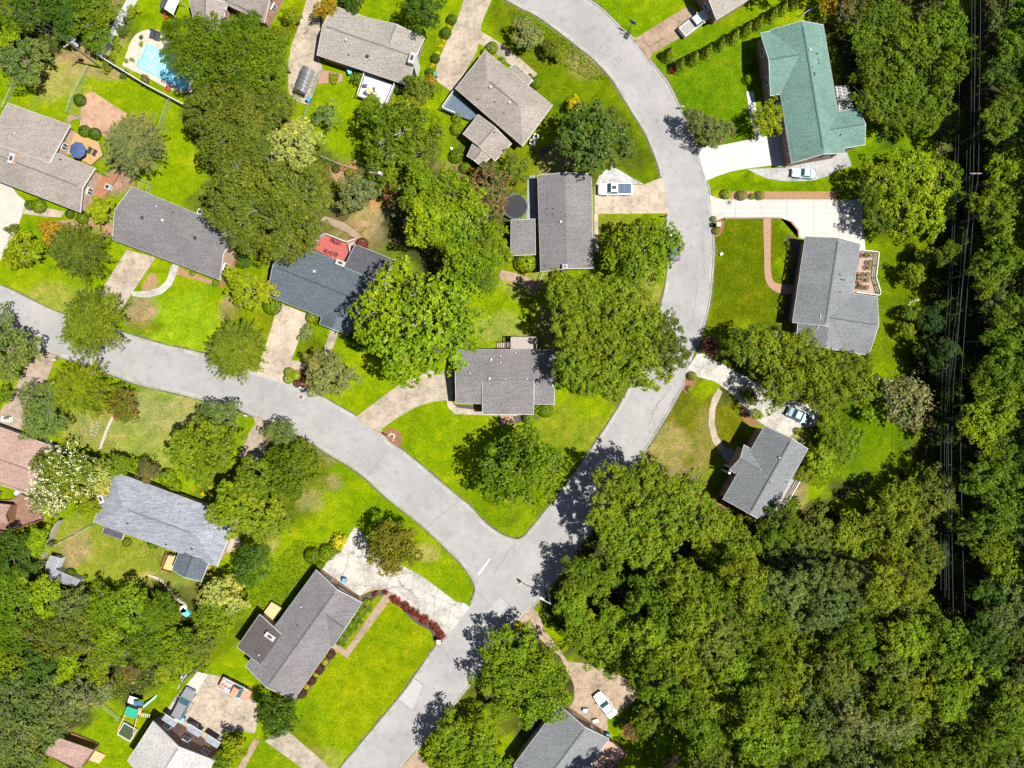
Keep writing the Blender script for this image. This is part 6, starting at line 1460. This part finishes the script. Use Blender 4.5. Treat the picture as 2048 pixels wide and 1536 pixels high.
T(1432, 265, 34, 'oak', 'e', 'wider grey green bushy tree beside the white driveway', h=4)
clump([(1490, 690, 46, 'leftmost', 'oak', 'g'), (1540, 700, 54, 'second from the left'), (1600, 705, 50, 'at the grey roof corner'), (1560, 765, 54, 'over the shaded drive'), (1630, 750, 50, 'in the middle'), (1680, 735, 46, 'right of the middle'), (1650, 795, 40, 'over the dark teal car'), (1715, 775, 44, 'rightmost'), (1725, 730, 26, 'small one at the lawn end')], 'oak', 'n', 'loose yellow green tree between the right houses, %s', h=6, dead=True)
T(1420, 690, 18, 'mid', 'p', 'dark purple bush at the kerb by the long right lawn')
T(1811, 805, 54, 'mid', 'w', 'cream flowering tree beside the garden meadow at the right', blossom='cream', h=5)
T(1655, 845, 26, 'mid', 'b', 'garden shrub tree above the vegetable rows')
T(1668, 880, 32, 'mid', 'g', 'dark garden shrub tree beside the vegetable rows')
T(1640, 920, 32, 'mid', 'l', 'bright lime shrub tree beside the lower right house')
T(1610, 950, 22, 'mid', 'n', 'yellow green shrub tree at the rear of the lower right house')
T(1828, 548, 26, 'mid', 'n', 'yellow green shrub tree on the edge of the long right lawn, upper')
T(1846, 520, 20, 'mid', 'b', 'green shrub tree on the edge of the long right lawn, topmost')
T(1826, 628, 20, 'mid', 'b', 'round green shrub in the stone ringed bed')
T(1815, 660, 18, 'mid', 'n', 'small yellow green shrub below the stone ringed bed')
T(1860, 640, 30, 'mid', 'k', 'dark small tree in the shade right of the stone ringed bed')
T(1850, 700, 26, 'mid', 'd', 'dark green small tree in the shade at the lower end of the long lawn')
T(1740, 830, 20, 'mid', 'l', 'lime green shrub at the top of the garden meadow')
T(1502, 800, 16, 'mid', 'g', 'green bush at the walk junction of the shaded drive')
T(1512, 828, 14, 'mid', 'l', 'lime bush beside the corner of the lower right house')

# woodland filled by rows: crowns as seen, lower right and right strip
rw = random.Random(5)
def wood(poly, step, r0, r1, pick, where, h0, h1, skip=None):
    x0, x1 = min(p[0] for p in poly), max(p[0] for p in poly); y0, y1 = min(p[1] for p in poly), max(p[1] for p in poly)
    row = 0; y = y1
    while y > y0:
        row += 1; x = x1 - (step * .5 if row % 2 else 0); n = 0
        while x > x0:
            px, py = x + rw.uniform(-.22, .22) * step, y + rw.uniform(-.22, .22) * step
            if inside(poly, px, py):
                n += 1; k, c = pick(px, py)
                cn = {'y': 'yellow green', 'n': 'olive yellow', 'o': 'olive', 'g': 'mid green', 'b': 'fresh green', 'd': 'dark green', 'k': 'very dark', 's': 'grey green', 'l': 'light green'}[c]
                T(px, py, rw.uniform(r0, r1), k, c, '%s crown, %s, %s row up, %s from right' % (cn, where, ORD[row - 1], ORD[n - 1]), h=rw.uniform(h0, h1) if not (px < 1900 and py < 1150) else rw.uniform(4.5, 6.5))
            x -= step
        y -= step * .88
def pk(px, py):
    r = rw.random()
    if px > 1890: return rw.choice(['forest', 'oak']), rw.choice(['d', 'g', 'g', 's', 'b', 'g'])
    if 1560 < px < 1720 and 1080 < py < 1230: return 'pine', 's'
    if py < 1130: return rw.choice(['forest', 'oak']), rw.choice(['n', 'o', 'g'])
    if 1620 < px < 1760 and py > 1400: return 'oak', 's'
    return rw.choice(['forest', 'oak', 'forest']), rw.choice(['n', 'n', 'g', 'b', 'g', 'o'] if px > 1330 else ['g', 'b', 'g'])
wood([(1500, 1070), (1560, 1045), (1640, 1005), (1700, 1030), (1790, 990), (1858, 945), (1880, 1020), (1875, 1180), (1960, 1260), (2060, 1300), (2090, 1580), (1400, 1580), (1400, 1480), (1340, 1400), (1290, 1340), (1240, 1180), (1270, 1130), (1400, 1120)],
     66, 44, 58, pk, 'the lower right wood', 8, 14)
wood([(1990, -30), (2130, -30), (2130, 1290), (1975, 1290), (1955, 1180), (1970, 700), (1985, 350)], 62, 40, 56, pk, 'the right edge wood', 8, 11)
wood([(1905, 330), (1950, 330), (1950, 1180), (1880, 1180), (1870, 700)], 50, 20, 30, lambda a, c: ('mid', rw.choice(['k', 'd', 'g'])), 'the low growth under the wires', 1.5, 3)
for i in range(5):
    T(1700 + 28 * i, 1435 + rw.uniform(-40, 40), 30, 'sparse', 'e', '%s bare pale twigged treetop from the left in the lower right wood' % ORD[i], dead=True, h=15.5)
# trees just beyond the frame: they close the view and cast their shade into it
for i, (px, py, r_, hh) in enumerate([(2120, y_, 60, 13) for y_ in range(-60, 1640, 88)] + [(x_, 1620, 58, 12) for x_ in range(1250, 2100, 92)] + [(x_, -85, 55, 10) for x_ in range(1620, 2100, 90)] + [(-70, y_, 55, 8) for y_ in range(1000, 1640, 90)] + [(-70, 60, 55, 9), (-75, 160, 50, 8), (300, -90, 50, 8)]):
    T(px, py, r_, 'forest', 'g', 'green woodland tree just beyond the picture edge', h=hh, group='trees beyond the picture edge')

# ------------------------------------------------------------------ shrubs
S = shrub
cones = [(1336, 110), (1358, 131), (1386, 116), (1413, 103), (1439, 88), (1465, 74), (1490, 60), (1514, 46), (1541, 30), (1562, 17), (1584, 5)]
for i, (px, py) in enumerate(cones):
    x, y = P(px - 3, py + 6, 0); rr = random.Random(i)
    t = thing('conical_evergreen', '%s conical evergreen counted from the road in the diagonal row' % ORD[i], 'evergreen shrub', (x, y, 0), rr.uniform(0, 6), 'conical evergreens in a diagonal row')
    s_ = rr.uniform(1.08, 1.2); c = mk('foliage', CR['cone'][i % 2], t, (0, 0, .05), 0, (s_, s_, s_ * rr.uniform(.95, 1.1))); c.color = jit((.115, .155, .012), rr) + (1,)
    mk('stem', STEM, t, None, 0, (1, 1, 3))
S(1346, 140, 9, 'r', 'red leafed bush at the foot of the second conical evergreen', 'shrub')
for i, (px, py, r_) in enumerate([(904, 39, 10), (892, 66, 11), (871, 117, 9), (859, 145, 8)]):
    S(px, py, r_, 'd', ORD[i] + ' dark clipped ball from the top in the row left of the wide driveway', group='clipped balls along the driveway', name='clipped_shrub')
for i, (px, py) in enumerate([(898, 54), (887, 82), (882, 93), (875, 106), (866, 131)]):
    S(px, py, 5, 'Y', ORD[i] + ' yellow flower clump from the top in the row left of the wide driveway', 'shrub', group='yellow flowers along the driveway', name='flower_clump', sz=.6)
S(862, 165, 16, 'f', 'orange yellow shrub at the lower end of the wide driveway', 'shrub')
for px, py, r_, c, l in ((914, 236, 10, 'n', 'olive clipped ball below the shaded porch, upper'), (914, 258, 12, 'b', 'green clipped ball below the shaded porch, lower'), (913, 312, 14, 'g', 'large clipped ball by the stepped taupe wing'), (931, 336, 11, 'g', 'smaller clipped ball by the stepped taupe wing'),
                         (984, 96, 12, 'g', 'rounded shrub at the top corner of the pinkish taupe house'), (970, 104, 8, 'n', 'small shrub at the top corner of the pinkish taupe house'), (1004, 122, 8, 'b', 'low shrub along the front walk of the pinkish taupe house'), (1072, 166, 12, 'g', 'shrub at the end of the curved front walk'), (1060, 152, 5, 'd', 'tiny dark shrub at the curved front walk'),
                         (672, 338, 8, 'd', 'clipped ball in the orange soil left of the second pole'), (700, 348, 10, 'n', 'light shrub in the orange soil near the second pole'), (673, 163, 0.1, 'g', ''), (160, 200, 12, 'd', 'dark clipped ball at the left of the tan patio'), (170, 263, 12, 'd', 'left clipped ball below the tan patio'), (190, 268, 12, 'd', 'right clipped ball below the tan patio'),
                         (60, 410, 10, 'd', 'dark hedge ball left along the taupe front wall'), (78, 412, 14, 'g', 'dark hedge ball right along the taupe front wall'), (140, 428, 9, 'd', 'dark shrub at the corner of the taupe house'), (165, 436, 12, 'g', 'green shrub below the corner of the taupe house'),
                         (25, 460, 13, 'o', 'spiky olive shrub on the left pale driveway edge'), (431, 566, 7, 'g', 'small shrub at the lower corner of the dark grey gabled house'), (385, 546, 6, 'b', 'small shrub at the foot of the dark grey gabled house'),
                         (578, 745, 10, 'n', 'upper lime clipped ball in the straw bed at the street'), (577, 758, 10, 'l', 'lower lime clipped ball in the straw bed at the street'), (592, 751, 9, 'l', 'right lime clipped ball in the straw bed at the street'), (610, 746, 9, 'p', 'upper dark red ball in the straw bed at the street'), (608, 759, 8, 'p', 'middle dark red ball in the straw bed at the street'), (595, 767, 8, 'p', 'lower dark red ball in the straw bed at the street'),
                         (624, 635, 12, 'n', 'lime hedge shrub at the slate blue garage corner, left'), (637, 642, 10, 'b', 'green hedge shrub at the slate blue garage corner, right'), (545, 612, 18, 'g', 'dark shrub at the lower left corner of the slate blue roof'), (613, 668, 16, 'e', 'blue green ground juniper beside the pale driveway'),
                         (725, 488, 12, 'r', 'dark red brown round shrub beside the red deck'), (1052, 526, 20, 'l', 'bright light green shrub beside the straight grey house'), (1108, 551, 9, 'p', 'dark purple ball at the chimney end of the straight grey house'), (1128, 553, 14, 'l', 'pale green shrub below the straight grey house'),
                         (1091, 820, 15, 'g', 'hedge shrub at the right front of the centre house'), (1074, 817, 11, 'b', 'middle hedge shrub at the front of the centre house'), (1059, 836, 13, 'b', 'lowest hedge shrub at the front of the centre house'), (1379, 778, 6, 'l', 'lime ball in the orange bed at the kerb'), (1384, 752, 9, 'n', 'low lime plant at the top of the orange bed at the kerb'),
                         (1453, 388, 10, 'l', 'first green plant in the straw strip'), (1483, 391, 10, 'e', 'second pale plant in the straw strip'), (1504, 393, 6, 'b', 'third small plant in the straw strip'), (1520, 391, 9, 'e', 'fourth pale plant in the straw strip'), (1686, 388, 14, 'n', 'shrub at the right end of the straw strip'),
                         (1500, 122, 9, 'g', 'top dark shrub in the shade of the green roofed house'), (1499, 158, 11, 'b', 'conical shrub in the shade of the green roofed house'), (1498, 138, 8, 'd', 'middle dark shrub in the shade of the green roofed house'), (1427, 438, 6, 'g', 'small shrub at the stone bed of the white driveway'), (1432, 462, 7, 'n', 'low yellowish shrub beside the brick mailbox'),
                         (276, 930, 15, 'b', 'light clipped ball left of the dark shrub tree at the blue grey roof'), (336, 955, 17, 'b', 'large clipped ball right of the dark shrub tree'), (349, 972, 14, 'b', 'small clipped ball right of the dark shrub tree'), (405, 988, 5, 'Y', 'yellow clump left of the brick steps'), (420, 975, 4, 'Y', 'yellow clump above the brick steps'), (398, 970, 7, 'l', 'lime clump by the brick steps'),
                         (400, 968, 5, 'Y', 'small yellow clump near the brick steps'), (310, 1097, 0.1, 'g', ''), (254, 1085, 9, 'o', 'dark shrub below the blue grey roof, left'), (309, 1083, 14, 'g', 'dark shrub below the blue grey roof, right'), (240, 878, 0.1, 'g', ''), (287, 1180, 8, 'g', 'round shrub in the stone edged bed at the lower left'), (140, 1150, 12, 'g', 'shrub beside the grey shed'),
                         (1492, 785, 13, 'g', 'dark shrub left of the walk junction'), (1425, 450, 5, 'd', 'tiny dark shrub at the stone bed'), (680, 1085, 16, 'Y', 'yellow flowering shrub at the left of the cracked driveway'), (668, 1095, 14, 'n', 'lime shrub beside the yellow flowering one'), (655, 1105, 16, 'b', 'green shrub left of the cracked driveway'), (625, 1112, 16, 'g', 'dark green shrub above the dark grey L shaped house'), (640, 1130, 8, 'g', 'small green shrub at the upper corner of the L shaped house'),
                         (1035, 1252, 9, 'Y', 'orange yellow flower clump at the top of the tan drive'), (1050, 1258, 8, 'Y', 'yellow flower clump right of the tan drive top'), (1640, 860, 0.1, 'g', ''), (1595, 862, 7, 'b', 'small shrub between car and lower right house'), (1662, 118, 4, 'd', 'small dark shrub on the right wall of the green roofed house')):
    if l: S(px, py, r_, c, l, 'shrub' if c in 'YefonP' and r_ > 12 else 'ball', name='clipped_shrub' if 'ball' in l else 'shrub', sz=.85)
for i, (px, py) in enumerate([(793, 1199), (811, 1212), (831, 1225), (849, 1241), (868, 1254), (881, 1269)]):
    S(px, py, 11, 'r', ORD[i] + ' dark red shrub from the walk along the junction driveway', 'shrub', group='red shrubs along the driveway', sz=.7)
for i, (px, py) in enumerate([(749, 1187), (770, 1184)]): S(px, py, 6, 'r', ('left' if i == 0 else 'right') + ' small red flowering shrub in the bed above the walk', 'shrub')
for i, (px, py) in enumerate([(661, 1308), (639, 1338), (623, 1360), (604, 1386)]): S(px, py, 10, 'p', ORD[i] + ' dark purple shrub from the top along the L shaped house front', group='purple shrubs along the house front')
for i, (px, py) in enumerate([(650, 1324), (632, 1348), (613, 1373)]): S(px, py, 6, 'Y', ORD[i] + ' lime yellow shrub from the top along the L shaped house front', group='lime shrubs along the house front')
for i in range(12):
    f = i / 11; S(735 - 60 * f + (i % 2) * 8, 1205 + 78 * f, 10, 'g' if i % 3 else 'b', ORD[i] + ' green foundation shrub from the top of the bed beside the straight walk', 'shrub', group='foundation shrubs beside the straight walk', sz=.7)
for i, (px, py, c, r_) in enumerate([(1579, 497, 'Y', 5), (1578, 488, 'g', 6), (1577, 512, 'Y', 5), (1582, 522, 'b', 8), (1579, 533, 'b', 7), (1574, 536, 'Y', 5), (1575, 548, 'g', 7), (1572, 553, 'Y', 6), (1575, 563, 'g', 7), (1567, 597, 'g', 8), (1566, 606, 'Y', 5), (1565, 615, 'g', 7), (1564, 624, 'Y', 5), (1563, 634, 'g', 6)]):
    S(px, py, r_, c, ORD[i] + ' shrub from the top in the dark bed left of the light grey house', 'shrub', group='foundation shrubs of the light grey house', sz=.8)
for i, (px, py) in enumerate([(1731, 510), (1741, 510), (1741, 525), (1738, 535), (1735, 549), (1734, 560), (1732, 575), (1717, 555), (1716, 574)]):
    S(px, py, 5, 'g', ORD[i] + ' potted shrub from the top on the pinkish terrace', 'ball', h=1.6, group='potted shrubs on the pinkish terrace', name='potted_shrub')
for i, (px, py) in enumerate([(216, 132), (226, 110), (236, 92), (243, 62), (247, 40), (262, 30), (268, 18), (232, 78), (250, 150), (290, 160), (225, 120)]):
    S(px, py, 9 if i % 3 else 12, ['n', 'y', 'l', 'm', 'u'][i % 5], ORD[i] + ' planting clump in the border inside the white pool fence', 'shrub', group='border plants inside the pool fence')
for i, (px, py) in enumerate([(1000, 0), (996, 6)]): pass
for i, (px, py, c) in enumerate([(735, 150, 0), (720, 160, 0)]): pass
S(716, 155, 15, 'g', 'dark green shrub left of the white deck', 'shrub'); S(800, 178, 11, 'd', 'dark clipped shrub right of the white deck'); S(668, 158, 12, 'n', 'lime hedge ring on the brick paving', 'shrub', sz=.5)
# vegetable rows
for i in range(3):
    x0_, y0_ = 1706 + i * 11, 858 + i * 5
    for k in range(6): S(x0_ - k * 7, y0_ + k * 11, 6, 'b', '%s plant of the %s vegetable row from the left' % (ORD[k], ORD[i]), 'shrub', group='vegetable rows in the garden meadow', name='garden_plant', sz=.6)

# ------------------------------------------------------------------ undergrowth and grass tufts (countless, one object each)
def inside_np(p, X, Y):
    r = np.zeros(X.shape, bool); j = len(p) - 1
    for i in range(len(p)):
        if p[i][1] != p[j][1]:
            r ^= ((p[i][1] > Y) != (p[j][1] > Y)) & (X < (p[j][0] - p[i][0]) * (Y - p[i][1]) / (p[j][1] - p[i][1]) + p[i][0])
        j = i
    return r
def scatter_leaves(name, polys, n, size, zr, col, up=.6, seed=1, asp=.6):
    r = np.random.default_rng(seed); C = []
    ar = [abs(area(PW(p))) for p in polys]; tot = sum(ar)
    for p, a_ in zip(polys, ar):
        q = PW(p); x0_, x1_ = min(c[0] for c in q), max(c[0] for c in q); y0_, y1_ = min(c[1] for c in q), max(c[1] for c in q)
        m = int(n * (x1_ - x0_) * (y1_ - y0_) / tot)
        X, Y = r.uniform(x0_, x1_, m), r.uniform(y0_, y1_, m)
        ok = inside_np(q, X, Y) & ~inside_np(ROAD, X, Y)
        for hh_ in HARD: ok &= ~inside_np(hh_, X, Y)
        C += list(zip(X[ok], Y[ok]))
    C = np.array(C); n = len(C)
    cl = .5 + .5 * np.sin(C[:, 0] * .9 + 2 * np.sin(C[:, 1] * .5)) * np.sin(C[:, 1] * .8 + 1.5 * np.sin(C[:, 0] * .37))
    z = r.uniform(0, 1, n) * zr * (.25 + cl)
    me = leaf_mesh(name, np.column_stack([C, z + .04]), r.normal(size=(n, 3)) * .6 + np.array((0, 0, up)), size * r.uniform(.6, 1.5, n), asp, None, r.random(n), seed)
    o_ = stuff(mk(name, me)); o_.color = col + (1,); return o_
scatter_leaves('undergrowth', [[(1865, 250), (2040, 250), (2040, 1290), (1870, 1290), (1850, 700)], [(1620, 700), (1720, 720), (1760, 790), (1640, 820)]], 26000, .20, 1.3, (.045, .075, .012), seed=3)
scatter_leaves('undergrowth', [[(0, 1060), (90, 1085), (110, 1175), (280, 1200), (420, 1240), (420, 1340), (210, 1400), (100, 1480), (0, 1536)], [(0, 0), (250, 0), (200, 100), (0, 90)], [(1220, 950), (1420, 960), (1560, 1070), (1500, 1400), (1330, 1400), (1100, 1250), (1130, 1150)]], 22000, .18, .9, (.075, .105, .012), seed=4)
scatter_leaves('bank_weeds', [[(1020, 20), (1060, 30), (1160, 100), (1220, 160), (1180, 160), (1100, 120), (1030, 60)], [(1640, 830), (1700, 830), (1720, 900), (1640, 980), (1600, 960)], [(1255, 1440), (1400, 1420), (1400, 1536), (1290, 1536)], [(590, 1080), (690, 1090), (640, 1150), (500, 1260), (500, 1180)]], 20000, .085, .4, (.085, .13, .004), seed=5)
TURF = [[(10, 100), (330, 200), (320, 350), (10, 350)], [(600, 220), (960, 220), (960, 380), (600, 330)], [(1040, 100), (1290, 300), (1110, 330), (1030, 130)], [(1300, 120), (1600, 0), (1560, 280), (1400, 290)], [(1430, 440), (1600, 440), (1600, 720), (1400, 700)],
        [(1640, 300), (1860, 200), (1870, 500), (1840, 760), (1720, 740)], [(0, 430), (250, 480), (430, 570), (440, 710), (0, 580)], [(150, 780), (560, 900), (560, 1130), (100, 1160)], [(560, 900), (950, 1150), (930, 1210), (560, 1200)], [(600, 1190), (890, 1280), (690, 1536), (480, 1536)],
        [(640, 700), (1090, 560), (1080, 700), (780, 830)], [(770, 860), (1240, 800), (1040, 1080)], [(1290, 900), (1440, 740), (1500, 850), (1420, 1000)], [(1560, 860), (1860, 840), (1850, 960), (1640, 970)], [(200, 1340), (380, 1340), (300, 1536), (180, 1536)], [(340, 230), (420, 240), (420, 410), (300, 370)]]
scatter_leaves('grass', TURF, 60000, .085, .05, (.11, .185, .006), up=.9, seed=6, asp=.45)
